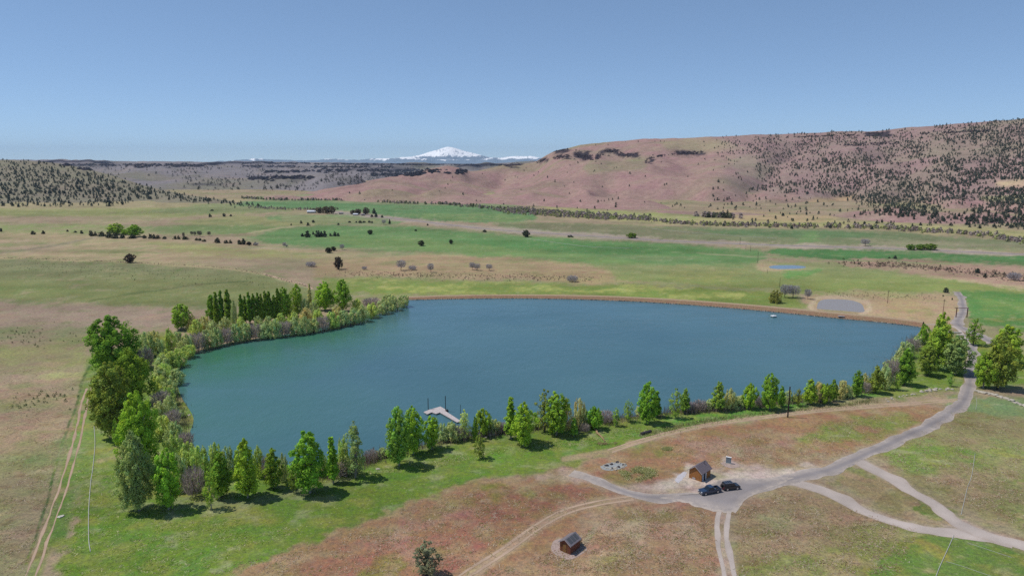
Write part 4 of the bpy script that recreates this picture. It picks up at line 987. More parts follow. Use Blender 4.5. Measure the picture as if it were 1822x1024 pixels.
bushes([(544, 562, 530, 20, 'g'), (516, 566, 538, 20, 'l'), (560, 562, 534, 18, 'g'), (690, 541, 522, 24, 'p'), (660, 547, 526, 30, 'p'), (636, 552, 530, 22, 'l'), (600, 566, 542, 22, 'y'), (566, 574, 548, 22, 'l'), (545, 572, 546, 24, 'y'), (522, 578, 552, 20, 'l'), (500, 584, 555, 22, 'l'), (480, 586, 560, 20, 'g'), (460, 588, 560, 18, 'g'),
        (418, 586, 530, 13, 'p'), (430, 592, 562, 22, 'l'), (402, 590, 562, 22, 'g'), (380, 596, 568, 24, 'g'), (364, 590, 560, 22, 'y'), (350, 596, 566, 24, 'l'), (340, 586, 556, 20, 'y'), (303, 622, 581, 20, 'l'), (284, 632, 600, 26, 'g'), (262, 634, 588, 30, 'g'), (276, 622, 586, 26, 'y'), (258, 656, 612, 30, 'p'), (318, 616, 588, 24, 'p')],
       'in the back row, counted from the peninsula tip', 'bushes behind the peninsula shore')
bushes([(336, 636, 611, 28, 'l'), (317, 652, 618, 34, 'l'), (298, 658, 620, 32, 'l'), (290, 664, 630, 32, 'g'), (292, 680, 645, 40, 'l'), (282, 686, 650, 32, 'p'), (314, 684, 654, 32, 'g'), (286, 700, 665, 38, 'l'), (302, 704, 673, 32, 'g'), (296, 720, 686, 36, 'l'),
        (288, 728, 690, 32, 'p'), (303, 738, 702, 30, 'g'), (286, 748, 712, 32, 'p'), (308, 756, 724, 28, 'p'), (324, 742, 727, 12, 'p'), (288, 780, 735, 38, 'l'), (312, 786, 748, 32, 'g'), (330, 806, 762, 30, 'p'), (312, 824, 770, 38, 'l'), (338, 842, 782, 40, 'l'), (322, 872, 806, 38, 'p'), (358, 856, 790, 36, 'l'),
        (346, 882, 822, 36, 'p'), (386, 852, 784, 32, 'l'), (410, 848, 790, 28, 'p'), (428, 846, 796, 24, 'g'), (462, 848, 790, 24, 'l'), (478, 852, 802, 22, 'p'), (505, 854, 803, 22, 'p')],
       'down the left bank, counted from the peninsula', 'bushes on the left bank')
bushes([(612, 842, 775, 28, 'l'), (575, 846, 806, 24, 'p'), (606, 848, 812, 30, 'p'), (680, 812, 795, 24, 'p'), (660, 818, 798, 26, 'p'), (788, 784, 752, 28, 'p'), (804, 784, 748, 32, 'g'), (816, 782, 752, 26, 'p'), (880, 770, 744, 26, 'p'), (896, 768, 748, 22, 'p'), (950, 760, 736, 24, 'p'),
        (1006, 764, 706, 22, 'y'), (1030, 762, 706, 24, 'y'), (1040, 768, 750, 18, 'p'), (1038, 757, 722, 24, 'p'), (1078, 752, 726, 26, 'p'), (1062, 745, 728, 22, 'g'), (1140, 737, 722, 22, 'p'), (1246, 730, 708, 24, 'p'), (1264, 728, 708, 24, 'p'), (1230, 732, 712, 24, 'p'), (1298, 728, 688, 24, 'y'), (1312, 726, 704, 26, 'p'), (1352, 722, 700, 22, 'p'), (1318, 722, 702, 20, 'y'),
        (1404, 716, 692, 20, 'p'), (1456, 714, 676, 22, 'y'), (1462, 716, 692, 22, 'p'), (1496, 708, 674, 22, 'y'), (1506, 706, 682, 22, 'p'), (1540, 698, 676, 22, 'p'), (1538, 690, 662, 16, 'y'), (1574, 692, 645, 26, 'p'), (1586, 682, 632, 30, 'p'), (1580, 664, 640, 22, 'g'), (1600, 652, 618, 28, 'p'), (1612, 636, 606, 28, 'g'), (1624, 622, 598, 24, 'p'), (1634, 612, 596, 20, 'g')],
       'along the near shore, counted from the grove', 'bushes along the near shore')

# single trees and shrubs out in the valley
V_ = 'tree'
def val(L, kind, name, col, label, cat, group, bark=DARK_BARK, single=False):
    for q in L:
        plant_px(kind, name, q[0], q[1], q[2], q[3] * 1.1, col, q[4] if len(q) > 4 else label, cat, group, bark, single=single)
val([(205.6, 417, 396, 28, 'lime green cottonwood in the far field, left of a darker twin')], 'poplar', 'cottonwood_tree', G3, '', 'tree', 'pair of leafy trees in the far left field')
val([(240.7, 421, 398, 24, 'darker green cottonwood in the far field, right of its lime twin'), (223, 418, 407, 12, 'small light tree between the two far field cottonwoods')], 'poplar', 'cottonwood_tree', G2, '', 'tree', 'pair of leafy trees in the far left field')
val([(59, 417, 410, 9), (77, 416, 409, 7), (120, 412, 408, 5), (134, 413.6, 410, 6), (145.5, 415.5, 409, 6), (162.5, 420, 408.5, 9), (170, 419.5, 411, 6), (181.5, 420, 411, 15), (194, 423, 411, 12), (205, 424, 413, 12), (218, 424, 415, 10), (236, 424, 416, 15), (257, 424, 417, 8), (268, 424, 415, 9), (274, 424.5, 416, 8), (280.5, 424.5, 417.5, 9),
     (293, 425, 419.5, 8), (311.7, 425.5, 418.7, 7), (318, 425.5, 418, 6), (330, 426, 419.5, 11), (350, 427.5, 422.5, 8), (356, 428, 423, 7), (363.5, 429.6, 425, 8), (386.6, 432, 421.7, 10), (402.5, 432.6, 426, 9), (410, 432.6, 426, 7), (426, 434.7, 426, 9), (433, 434.7, 422.5, 9), (442, 435, 429.6, 10), (454.5, 435.7, 430, 9), (2, 412, 405, 6)],
    'juniper', 'hedgerow_shrub', alb(88, 92, 72) * 1.35, 'small dark shrub in the line along the far left field ditch', 'shrub', 'shrubs along the far left field ditch', single=True)
val([(341.5, 418.7, 410, 5), (347, 419.5, 410, 5), (355.5, 421, 408.5, 8), (372, 419.5, 410.3, 6), (327, 425, 411, 4)], 'bare', 'bare_tree', alb(104, 100, 92), 'thin bare tree beyond the line of ditch shrubs in the far left field', 'tree', 'thin bare trees beyond the ditch shrubs')
val([(231.5, 467, 450.5, 18, 'lone dark round tree by the stone line in the left range')], 'round', 'round_tree', alb(96, 86, 74) * 1.3, '', 'tree', 'lone trees on the range')
val([(602.2, 479, 455, 16, 'dark brown tall tree in its own green patch on the dry range')], 'round', 'round_tree', alb(90, 82, 72) * 1.3, '', 'tree', 'lone trees on the range')
val([(658.9, 416.7, 408, 11, 'dark tree alone on the green field beyond the seven-tree clump'), (750, 437.3, 426.7, 11.5, 'dark round tree alone in the middle of the big green field'), (802.6, 433.8, 425.4, 7.5, 'smaller greyish tree right of the dark round field tree'), (739.8, 411, 407.5, 5, 'tiny dark bush high on the big green field'), (936, 421.4, 408, 14, 'dark tree beside the far road above the white pipe line')],
    'round', 'round_tree', alb(80, 86, 66) * 1.35, '', 'tree', 'lone trees on the green field')
val([(538.4, 420.6, 414, 7), (547.6, 422, 408.8, 12), (557.4, 417, 411, 5), (565.3, 421.4, 408.8, 12), (572, 421, 410, 8), (577.7, 421.4, 409.3, 9), (595.6, 420, 411, 8), (601.7, 420, 413.5, 6), (588, 420, 414, 5)], 'juniper', 'juniper_clump_tree', JN, 'dark juniper in the row of trees at the left of the green field', 'tree', 'row of junipers on the green field', single=True)
val([(585, 449.7, 439.6, 13, 'dark bush at the lower edge of the green field, left of a paler one'), (593.7, 446, 437.8, 9, 'paler brown bush behind the dark bush at the field edge'), (443.4, 436.5, 429.3, 8, 'dark shrub at the end of the ditch line near the field corner')], 'round', 'field_bush', alb(78, 76, 62), '', 'bush', 'bushes at the edge of the green field')
val([(608.8, 444.4, 432.5, 8, 'slim grey bare tree right of the dark bush at the field edge'), (506, 440, 429.3, 6, 'thin bare snag on the left edge of the green field'), (510, 439.8, 434, 5, 'low bare shrub leaning beside the thin snag'), (456, 437, 430.4, 8, 'grey bare shrub right of the last ditch shrub'),
     (714.3, 480.8, 459.7, 15, 'tall grey bare tree beside a low grey bush on the dry range'), (766.2, 484.3, 465.5, 11, 'narrow grey bare tree alone in a green spot of the dry range'), (840.3, 480, 464, 10, 'dark leaning bare tree in the three-tree group on the range'), (848.8, 481, 466.8, 11, 'pale bare tree in the middle of the three-tree group'), (870.4, 481, 468, 11, 'small round-headed bare tree right of the three-tree group'),
     (683, 399.5, 389, 7, 'grey bare tree near the far farm road'), (1539, 437.5, 423, 14, 'dark bare tree beside the highway on the right'), (1397.5, 529.5, 502.5, 19, 'left one of two grey bare trees behind the dam'), (1411.5, 529.5, 503.8, 21, 'right one of two grey bare trees behind the dam'), (1437, 532, 511, 11, 'dead forked snag left of the grey pond')],
    'bare', 'bare_tree', GR, '', 'tree', 'leafless trees in the valley')
val([(553.4, 474, 464, 18, 'grey leafless bush left of the dark brown range tree'), (648.3, 479.5, 472.6, 10, 'small grey bush between the brown tree and the tall bare one'), (733.5, 480.5, 470.8, 15, 'low grey bush right of the tall bare tree'), (1018, 501, 488, 20, 'wide grey leafless bush by itself before the dam'), (1803.7, 498.5, 482, 23, 'big grey leafless bush on the rocky rise')],
    'twig', 'bare_bush', GR, '', 'bush', 'leafless bushes in the valley')
val([(1124, 423.3, 413.5, 18.5, 'bright green rounded bush at the far road')], 'round', 'round_bush', alb(104, 140, 44) * 1.2, '', 'bush', 'green bushes by the highway')
val([(1620, 444.2, 433.9, 17), (1637, 444.2, 433.7, 18), (1655, 444.2, 432.4, 24)], 'round', 'round_bush', alb(116, 146, 62) * 1.2, 'bright green bush in the joined group beside the highway', 'bush', 'joined green bushes beside the highway')
val([(1379.8, 538.5, 514.5, 25, 'yellow-green willow bush on the dam crest below the bare trees')], 'willow', 'willow_bush', alb(160, 160, 84) * 1.2, '', 'bush', 'bushes on the dam')
val([(569.2, 379, 368, 16), (559, 378, 370, 10), (581, 380, 366, 14), (590, 380, 365.5, 14), (628, 381, 373, 11), (637, 381.5, 370.5, 13), (651, 381.5, 368, 12)], 'round', 'farm_tree', alb(132, 122, 98), 'greyish farmyard tree clustered round the far white-roofed house', 'tree', 'trees of the far farmyard')
val([(665.5, 380, 369.8, 8), (661.5, 386, 381, 6), (669, 386, 378.5, 7), (680, 387, 382, 5)], 'juniper', 'farm_conifer', JN, 'dark conifer at the right end of the far farmyard', 'tree', 'conifers of the far farmyard', single=True)
val([(693.4, 398.4, 389, 5), (536, 397.4, 391.6, 5), (557.4, 396, 390.3, 6), (548, 401.4, 394.8, 6.5), (602, 400, 396, 5), (518, 401, 397, 3), (622, 396, 392.5, 6), (634, 396, 393, 5), (641, 396.5, 391.5, 8), (648, 396, 392.5, 6), (657, 396, 391.5, 6), (662, 396.5, 392.5, 5), (761, 401, 397.4, 4), (862, 412.7, 408, 8), (1015, 421.6, 417.6, 12), (373.7, 386, 379.3, 7), (398.6, 385.2, 378.8, 7), (410.5, 384.6, 380.6, 5), (377, 375, 372, 8), (1592.5, 460, 453.5, 7), (1582, 459, 456, 4), (1739, 485.5, 475.9, 10), (1752.5, 493.6, 484.7, 6.5), (1771, 488, 483, 5), (1683, 520, 510.6, 10), (1678, 527, 524, 3), (1694, 533, 529, 3)],
    'juniper', 'small_juniper', JN, 'small dark juniper scattered on the open valley floor', 'tree', 'small junipers scattered over the valley floor', single=True)
# the bare tree in front
plant_px('sparse', 'thin_tree', 759, 1024, 961, 56, alb(132, 136, 104) * 1.2, 'grey-green thinly leaved tree with dark trunk alone on the red ground below the sheds', 'tree', None, (0.045, 0.038, 0.045, 1))
# ================================================================== junipers on the hills
def hill_bvh(H_):
    o, V, PX_, PY_, v = H_
    me = o.data
    return BVHTree.FromPolygons([tuple(q) for q in V.reshape(-1, 3)], [tuple(p.vertices) for p in me.polygons])
BV = {k: hill_bvh(h) for k, h in (('r', HILLR), ('l', HILLL), ('p', HILLP))}
def on_hill(x, y):
    d = Vector(ray(x, y)).normalized(); best = None
    for b in BV.values():
        r = b.ray_cast(Vector((0, 0, H)), d)
        if r[0] is not None and (best is None or r[3] < best[3]): best = r
    if best is None:
        if d.z >= 0: return None
        return gp(x, y)
    if d.z < 0:
        g = gp(x, y)
        if (g - Vector((0, 0, H))).length < best[3]: return g
    return best[0]
def dens(x, y):
    """how thickly the junipers stand around photo point x, y (0..1)"""
    n = float(fbm(np.array([x / 60.0]), np.array([y / 22.0]), 91, 3)[0]); n2 = float(fbm(np.array([x / 17.0]), np.array([y / 8.0]), 95, 2)[0])
    if x < 470:
        top = np.interp(x, [0, 60, 140, 220, 290, 340, 400, 460], [285, 287, 298, 319, 339, 349, 357, 364]); bot = np.interp(x, [0, 200, 260, 350, 460], [366, 365, 352, 358, 366])
        if y < top + 2: return 0.0 if y < top else 0.5
        d = 0.72 + 0.35 * n + 0.3 * n2
        if y > bot: d *= max(0, 1 - (y - bot) / 4)
        line = np.interp(x, [0, 120, 240, 340, 460], [300, 322, 340, 352, 362]); d += 0.45 * math.exp(-((y - line) / 7) ** 2)
        return max(0.0, min(1.0, d))
    if x < 1270:
        return 0.012 if y > 262 else 0.03
    bot = np.interp(x, [1270, 1300, 1330, 1450, 1480, 1520, 1530, 1600, 1700, 1822], [268, 286, 338, 342, 348, 352, 380, 384, 386, 400])
    edge = np.interp(x, [1262, 1300, 1360], [0.2, 0.75, 1.0])
    if 1285 < x < 1345 and 276 < y < 335: edge *= 0.12
    if y > bot: return max(0.03, 0.55 * (1 - (y - bot) / (4 if x < 1650 else 16)))
    if 1740 < x and 320 < y < 334: return 0.05
    d = 0.52 + 0.55 * n + 0.38 * n2 + 0.15 * min(1, max(0, (x - 1450) / 300))
    rim = np.interp(x, [1270, 1400, 1500, 1600, 1650, 1700, 1822], [247, 238, 236, 233, 227, 220, 211])
    if y < rim + 6 and 1540 < x < 1660: d *= 0.25
    return max(0.04, min(1.0, d)) * edge
def scatter(n, x0, x1, y0, y1, seed):
    rg = random.Random(seed); out = []; tries = 0
    cell = {}
    while len(out) < n and tries < n * 60:
        tries += 1
        x, y = rg.uniform(x0, x1), rg.uniform(y0, y1)
        if rg.random() > dens(x, y): continue
        k = (int(x / 2.3), int(y / 1.6))
        if cell.get(k, 0) >= 1: continue
        P = on_hill(x, y)
        if P is None: continue
        cell[k] = 1; out.append((x, y, P))
    return out
spots = scatter(1300, -60, 470, 284, 372, 5) + scatter(7200, 1262, 1900, 212, 408, 6) + scatter(70, 780, 1262, 248, 372, 8)
# those whose place on the slope is plain in the photograph
for q in [(781.5, 340.7), (792, 335), (797, 329), (802, 322), (805, 316), (698, 339), (640, 345), (622, 344), (824, 347), (1058, 371), (1080.6, 375), (1096, 364), (1201, 366), (1218, 370.5), (1264, 367), (1279.7, 355.5), (1288.5, 365), (1295, 364), (1301, 363), (1322, 365.5), (1334, 369), (1340, 358.7), (1346, 366), (1310, 370),
          (991, 370.5), (1064, 360), (1075, 358), (1083, 356.5), (1090, 355.5), (1100, 354), (1147, 360), (1166, 246), (1175, 252), (1182, 252), (1090, 250), (1107, 250), (1060, 259), (1379.8, 389.3), (1563.8, 397), (1569, 396), (1579.8, 399.4), (1399, 358), (1380, 365), (1418, 345), (1403, 369), (1415, 368), (1664, 383), (1642, 384), (974, 316), (958, 307), (921, 316), (1014, 294), (1028, 290)]:
    P = on_hill(*q)
    if P is not None: spots.append((q[0], q[1], P))
rg = random.Random(12)
info = []
for x, y, P in spots:
    h = rg.uniform(2.4, 6.6) * (1.15 if rg.random() < 0.15 else 1.0)
    h *= 1.05 if x < 470 else 0.84
    info.append((h / depth(P), h, P, x))
info.sort(key=lambda q: -q[0])
BIG = info[:210]; REST = info[210:]
for s, h, P, x in BIG:
    lab, grp = ('dark juniper scattered over the wooded hill on the left', 'junipers on the left hill') if x < 470 else (('dark juniper standing singly on the open reddish slope', 'junipers on the open reddish slope') if x < 1300 else ('dark juniper scattered over the wooded hill on the right', 'junipers on the right hill'))
    o = plant('juniper', 'juniper_tree', P + Vector((0, 0, -0.15)), h, h * rg.uniform(0.75, 1.0), JN * rg.uniform(0.85, 1.25), lab, 'tree', grp, single=True)
# the rest: one wood of small junipers
def mini(rg_, n_):
    env = lambda f, th: 0.34 * (1 - f) ** 0.5 * min(1, f * 5 + 0.5)
    P, N, S, T = [], [], [], []
    f = rg_.uniform(0, 1, n_) ** 0.9; th = rg_.uniform(0, 6.283, n_); r = 0.36 * (1 - f) ** 0.5 * np.minimum(1, f * 5 + 0.5) * rg_.uniform(0.5, 1.05, n_)
    P = np.stack([r * np.cos(th), r * np.sin(th), 0.03 + 0.94 * f], 1)
    N = np.stack([np.cos(th), np.sin(th), 0.5 + 0 * th], 1) + rg_.normal(0, 0.5, (n_, 3))
    V, Fc = leaf_quads(P, N, rg_.uniform(0.16, 0.30, n_), rg_, 1.2)
    t = np.clip(1 + rg_.normal(0, 0.22, n_), 0.5, 1.6)
    return V, Fc, np.repeat(np.stack([t, t, t], 1), 4, 0)
minis = [mini(np.random.default_rng(300 + i), 44) for i in range(8)]
Vs, Fs, Ts, k = [], [], [], 0
for i, (s, h, P, x) in enumerate(REST):
    V, Fc, t = minis[i % 8]; a = i * 2.4; ca, sa = math.cos(a), math.sin(a); wv_ = h * rg.uniform(1.0, 1.4)
    Q = np.stack([(V[:, 0] * ca - V[:, 1] * sa) * wv_, (V[:, 0] * sa + V[:, 1] * ca) * wv_, V[:, 2] * h], 1) + np.array(P)
    Vs.append(Q); Fs.append(Fc + k); k += len(V); b_ = rg.uniform(0.8, 1.25); Ts.append(t * b_)
me = np_mesh('juniper_wood', np.concatenate(Vs), np.concatenate(Fs), M_LEAF); pt_attr(me, 'tint', np.concatenate(Ts))
o = obj('juniper_wood', me, kind='stuff'); o.color = (*JN, 1)
# far specks of scrub on the plateau slope
sp = []
rg2 = random.Random(21)
while len(sp) < 700:
    x, y = rg2.uniform(60, 800), rg2.uniform(293, 345)
    if float(fbm(np.array([x / 50.0]), np.array([y / 12.0]), 133, 3)[0]) + rg2.uniform(-0.5, 0.5) < 0.15: continue
    d = Vector(ray(x, y)).normalized(); r = BV['p'].ray_cast(Vector((0, 0, H)), d)
    if r[0] is None: continue
    sp.append(r[0])
Vs, Fs, Ts, k = [], [], [], 0
for i, P in enumerate(sp):
    V, Fc, t = minis[i % 8]; V = V[:80]; Fc = Fc[:20]; t = t[:80]; h = rg2.uniform(4, 9)
    Vs.append(V * np.array([h * 1.4, h * 1.4, h]) + np.array(P)); Fs.append(Fc + k); k += len(V); Ts.append(t)
me = np_mesh('scrub', np.concatenate(Vs), np.concatenate(Fs), M_LEAF); pt_attr(me, 'tint', np.concatenate(Ts))
o = obj('scrub', me, kind='stuff'); o.color = (*alb(80, 84, 76), 1)

# brush along the creek at the foot of the hill, and sage on the range: nobody could count it
def brush(name, L, n, hmin, hmax, spread, tones, seed, leafs=46, wide=1.5):
    rgb = np.random.default_rng(seed); Vs, Fs, Ts, k = [], [], [], 0
    P = spline([tuple(gp(*q))[:2] for q in L], 12); s = np.concatenate([[0], np.cumsum(np.linalg.norm(np.diff(P, axis=0), axis=1))])
    for i in range(n):
        u = rgb.uniform(0, s[-1]); q = np.array([np.interp(u, s, P[:, 0]), np.interp(u, s, P[:, 1])]) + rgb.normal(0, spread, 2)
        V, Fc, t = minis[i % 8]; V = V[:leafs * 4]; Fc = Fc[:leafs]; t = t[:leafs * 4]; h = rgb.uniform(hmin, hmax); wv_ = h * wide * rgb.uniform(0.8, 1.3)
        Vs.append(V * np.array([wv_, wv_, h]) + np.array([q[0], q[1], -0.05])); Fs.append(Fc + k); k += len(V)
        Ts.append(t * np.array(tones[rgb.integers(len(tones))]))
    me = np_mesh(name, np.concatenate(Vs), np.concatenate(Fs), M_LEAF); pt_attr(me, 'tint', np.concatenate(Ts))
    o = obj(name, me, kind='stuff'); o.color = (1, 1, 1, 1); return o
tg, tp, tb = alb(136, 140, 106) * 1.35, alb(156, 144, 136) * 1.35, alb(142, 128, 116) * 1.3; ty = alb(150, 160, 100) * 1.3
brush('creek_brush', [(895, 374), (930, 380), (1000, 384.5), (1080, 389), (1150, 391), (1230, 398), (1300, 401), (1420, 403), (1560, 405), (1640, 411), (1740, 417), (1822, 430), (1900, 440)], 1000, 1.2, 5.2, 9.0, [tg, tp, tp, tb, ty], 51)
brush('creek_brush', [(905, 372), (960, 378), (1060, 384), (1140, 389)], 300, 2.5, 6.5, 12.0, [tg, tg, tp], 52)
brush('creek_brush', [(430, 352), (500, 356), (570, 356), (640, 357), (720, 362), (800, 364), (900, 374)], 420, 2.0, 5.5, 8.0, [tg, alb(104, 118, 84), tp], 53)
brush('creek_brush', [(445, 368), (500, 372), (550, 373), (600, 372)], 110, 1.5, 4.0, 9.0, [tg, tp], 54)
brush('grove_brush', [(1250, 386), (1270, 386.5), (1300, 387)], 60, 5.0, 8.5, 6.0, [tg, tp, alb(96, 100, 76)], 55)
brush('sagebrush', [(600, 487), (700, 489), (800, 492), (900, 494), (1000, 496), (1060, 497)], 420, 0.35, 1.0, 7.0, [alb(140, 120, 100), alb(118, 112, 90), alb(98, 92, 76)], 56, 16)
brush('sagebrush', [(1500, 468), (1600, 472), (1700, 480), (1822, 494)], 260, 0.5, 1.9, 9.0, [alb(98, 90, 78), alb(84, 84, 66), alb(150, 130, 112)], 57, 20)
brush('sagebrush', [(1480, 524), (1560, 526), (1660, 530)], 140, 0.3, 0.9, 5.0, [alb(140, 130, 108), alb(110, 108, 90)], 58, 14)
brush('sagebrush', [(0, 470), (150, 480), (300, 490), (450, 505)], 420, 0.3, 0.8, 16.0, [alb(104, 116, 78), alb(92, 100, 70)], 59, 14)
brush('sagebrush', [(0, 585), (60, 612), (120, 600)], 60, 0.4, 1.0, 8.0, [alb(92, 108, 70), alb(80, 92, 62)], 60, 16)
brush('sagebrush', [(40, 705), (75, 718), (100, 700)], 50, 0.4, 1.1, 5.0, [alb(84, 112, 62), alb(92, 116, 74)], 61, 16)
# reeds and bare shoots between the lawn and the water
def reeds(name, L, n, h0, h1, spread, tones, seed):
    rgb = np.random.default_rng(seed); P = spline([tuple(gp(*q))[:2] for q in L], 12); s = np.concatenate([[0], np.cumsum(np.linalg.norm(np.diff(P, axis=0), axis=1))])
    u = rgb.uniform(0, s[-1], n); q = np.stack([np.interp(u, s, P[:, 0]), np.interp(u, s, P[:, 1])], 1) + rgb.normal(0, spread, (n, 2))
    dn = 0.55 + 0.45 * fbm(u / 14, u * 0, seed, 3); h = rgb.uniform(h0, h1, n) * np.clip(dn, 0.35, 1.2); a = rgb.uniform(0, 6.283, n); wd = rgb.uniform(0.03, 0.075, n)
    dx = np.stack([np.cos(a) * wd, np.sin(a) * wd, 0 * a], 1); p0 = np.stack([q[:, 0], q[:, 1], 0 * a], 1); tip = p0 + np.stack([rgb.normal(0, 0.25, n), rgb.normal(0, 0.25, n), h], 1)
    V = np.stack([p0 - dx, p0 + dx, tip + dx * 0.5, tip - dx * 0.5], 1).reshape(-1, 3)
    me = np_mesh(name, V, np.arange(4 * n).reshape(n, 4), M_LEAF)
    tn = np.array(tones)[rgb.integers(0, len(tones), n)] * rgb.uniform(0.7, 1.3, n)[:, None]; pt_attr(me, 'tint', np.repeat(tn, 4, 0))
    o = obj(name, me, kind='stuff'); o.color = (1, 1, 1, 1)
reeds('reeds', [(560, 850), (620, 838), (680, 812), (740, 796), (790, 784), (860, 774), (930, 764), (1000, 758), (1080, 750), (1150, 739), (1230, 732), (1320, 725), (1400, 715), (1480, 706), (1540, 693)], 9000, 1.2, 3.6, 1.6, [alb(150, 132, 126), alb(164, 146, 122), alb(120, 104, 108), alb(176, 166, 130)], 71)
reeds('reeds', [(1560, 684), (1590, 660), (1616, 630), (1638, 600)], 2200, 1.5, 4.0, 2.4, [alb(170, 158, 128), alb(150, 138, 124), alb(140, 146, 96)], 72)
reeds('reeds', [(338, 632), (314, 664), (306, 690), (328, 744), (330, 780), (344, 812), (380, 834), (470, 842), (550, 850)], 2600, 0.8, 2.0, 1.0, [alb(130, 112, 104), alb(150, 140, 104), alb(110, 116, 78)], 73)
reeds('reeds', [(640, 575), (560, 592), (470, 603), (400, 615), (350, 630)], 2200, 0.8, 2.0, 1.2, [alb(120, 104, 100), alb(140, 130, 104)], 74)
reeds('ditch_grass', [(1140, 776), (1180, 766), (1240, 752), (1330, 739), (1420, 729), (1500, 721), (1560, 712)], 2600, 0.4, 1.2, 1.0, [alb(180, 176, 130), alb(120, 132, 72), alb(150, 140, 100)], 75)
# weeds in the open ground near the sheds and over the dry grass in front
def tufts(name, polys, n, h0, h1, tones, seed, spread=0.28):
    rgb = np.random.default_rng(seed); pts = []
    for P, share in polys:
        P = np.array(P, float); need = int(n * share); got = []
        while len(got) < need:
            x = rgb.uniform(P[:, 0].min(), P[:, 0].max(), 4000); y = rgb.uniform(P[:, 1].min(), P[:, 1].max(), 4000)
            ok = (poly_sd(x, y, P) > rgb.uniform(0, 8, 4000)) & (fbm(x / 22, y / 9, seed, 3) + rgb.uniform(-0.6, 0.6, 4000) > 0)
            got += [tuple(gp(a, b))[:2] for a, b in zip(x[ok], y[ok])]
        pts += got[:need]
    q = np.repeat(np.array(pts), 4, 0); m = len(q); q = q + rgb.normal(0, spread, (m, 2)); h = rgb.uniform(h0, h1, m); a = rgb.uniform(0, 6.283, m); wd = rgb.uniform(0.03, 0.09, m)
    dx = np.stack([np.cos(a) * wd, np.sin(a) * wd, 0 * a], 1); p0 = np.stack([q[:, 0], q[:, 1], 0 * a], 1); tip = p0 + np.stack([rgb.normal(0, 0.30, m), rgb.normal(0, 0.30, m), h * 0.7], 1)
    V = np.stack([p0 - dx, p0 + dx, tip + dx * 0.6, tip - dx * 0.6], 1).reshape(-1, 3)
    me = np_mesh(name, V, np.arange(4 * m).reshape(m, 4), M_LEAF)
    tn = np.repeat(np.array(tones)[rgb.integers(0, len(tones), len(pts))], 4, 0) * rgb.uniform(0.75, 1.25, m)[:, None]; pt_attr(me, 'tint', np.repeat(tn, 4, 0))
    o = obj(name, me, kind='stuff'); o.color = (1, 1, 1, 1)
tufts('weeds', [([(1100, 838), (1130, 828), (1165, 832), (1168, 846), (1140, 858), (1116, 856)], 0.8), ([(1170, 798), (1195, 796), (1195, 804), (1170, 805)], 0.2)], 1500, 0.15, 0.45, [alb(190, 190, 128) * 1.15, alb(170, 180, 116) * 1.1, alb(200, 194, 150) * 1.15, alb(120, 134, 70) * 1.1], 81, 0.5)
DRY = [([(1130, 895), (1260, 905), (1280, 1024), (820, 1024), (960, 985)], 0.22), ([(1310, 900), (1400, 870), (1640, 945), (1600, 1024), (1310, 1024)], 0.2), ([(1180, 780), (1480, 745), (1690, 722), (1500, 815), (1300, 832), (1190, 826)], 0.14), ([(1560, 815), (1710, 722), (1822, 745), (1822, 945), (1700, 900)], 0.18), ([(340, 1024), (640, 940), (800, 872), (1000, 862), (1080, 880), (840, 1010), (800, 1024)], 0.16), ([(0, 640), (150, 650), (120, 800), (40, 1024), (0, 1024)], 0.10)]
tufts('dry_grass', DRY, 11000, 0.08, 0.26, [alb(196, 178, 148) * 1.15, alb(184, 164, 134) * 1.15, alb(164, 136, 104) * 1.1, alb(132, 142, 80) * 1.15, alb(206, 194, 168) * 1.15], 82, 0.5)
tufts('grass', [([(170, 760), (330, 900), (640, 850), (860, 820), (1000, 800), (1400, 735), (1690, 700), (1690, 690), (1400, 722), (1000, 775), (640, 835), (480, 870), (330, 890)], 0.55), ([(140, 800), (300, 900), (560, 940), (330, 1024), (90, 1024)], 0.45)], 3800, 0.08, 0.25, [alb(130, 156, 66) * 1.4, alb(156, 164, 86) * 1.4, alb(104, 136, 54) * 1.3, alb(186, 182, 140) * 1.4], 83, 0.3)

# riprap and washed-up pale stones at the water line, dry grass on the dam
def rubble(name, L, n, r0, r1, spread, tones, seed, z=0.1):
    rgb = np.random.default_rng(seed); P = spline([tuple(gp(*q))[:2] for q in L], 12); s = np.concatenate([[0], np.cumsum(np.linalg.norm(np.diff(P, axis=0), axis=1))])
    base = np.array([(1, 0, 0), (0, 1, 0), (-1, 0, 0), (0, -1, 0), (0, 0, 0.8), (0, 0, -0.5)], float); tri = np.array([(0, 1, 4), (1, 2, 4), (2, 3, 4), (3, 0, 4), (1, 0, 5), (2, 1, 5), (3, 2, 5), (0, 3, 5)])
    Vs, Fs, Ts = [], [], []
    for i in range(n):
        u = rgb.uniform(0, s[-1]); q = np.array([np.interp(u, s, P[:, 0]), np.interp(u, s, P[:, 1])]) + rgb.normal(0, spread, 2); r = rgb.uniform(r0, r1); a = rgb.uniform(0, 6.28)
        b = base * r * rgb.uniform(0.7, 1.3, (6, 1)); Vs.append(np.stack([b[:, 0] * math.cos(a) - b[:, 1] * math.sin(a) + q[0], b[:, 0] * math.sin(a) + b[:, 1] * math.cos(a) + q[1], b[:, 2] * 0.7 + z], 1)); Fs.append(tri + 6 * i)
        Ts.append(np.tile(np.array(tones[rgb.integers(len(tones))]) * rgb.uniform(0.7, 1.2), (6, 1)))
    me = np_mesh(name, np.concatenate(Vs), np.concatenate(Fs), M_LEAF); pt_attr(me, 'tint', np.concatenate(Ts)); o = obj(name, me, kind='stuff'); o.color = (1, 1, 1, 1)
DAML = [(730, 533.4), (800, 531.8), (900, 530.8), (1000, 531.8), (1100, 534.8), (1200, 540.4), (1300, 547.8), (1400, 557), (1500, 567), (1580, 574.4), (1632, 581)]
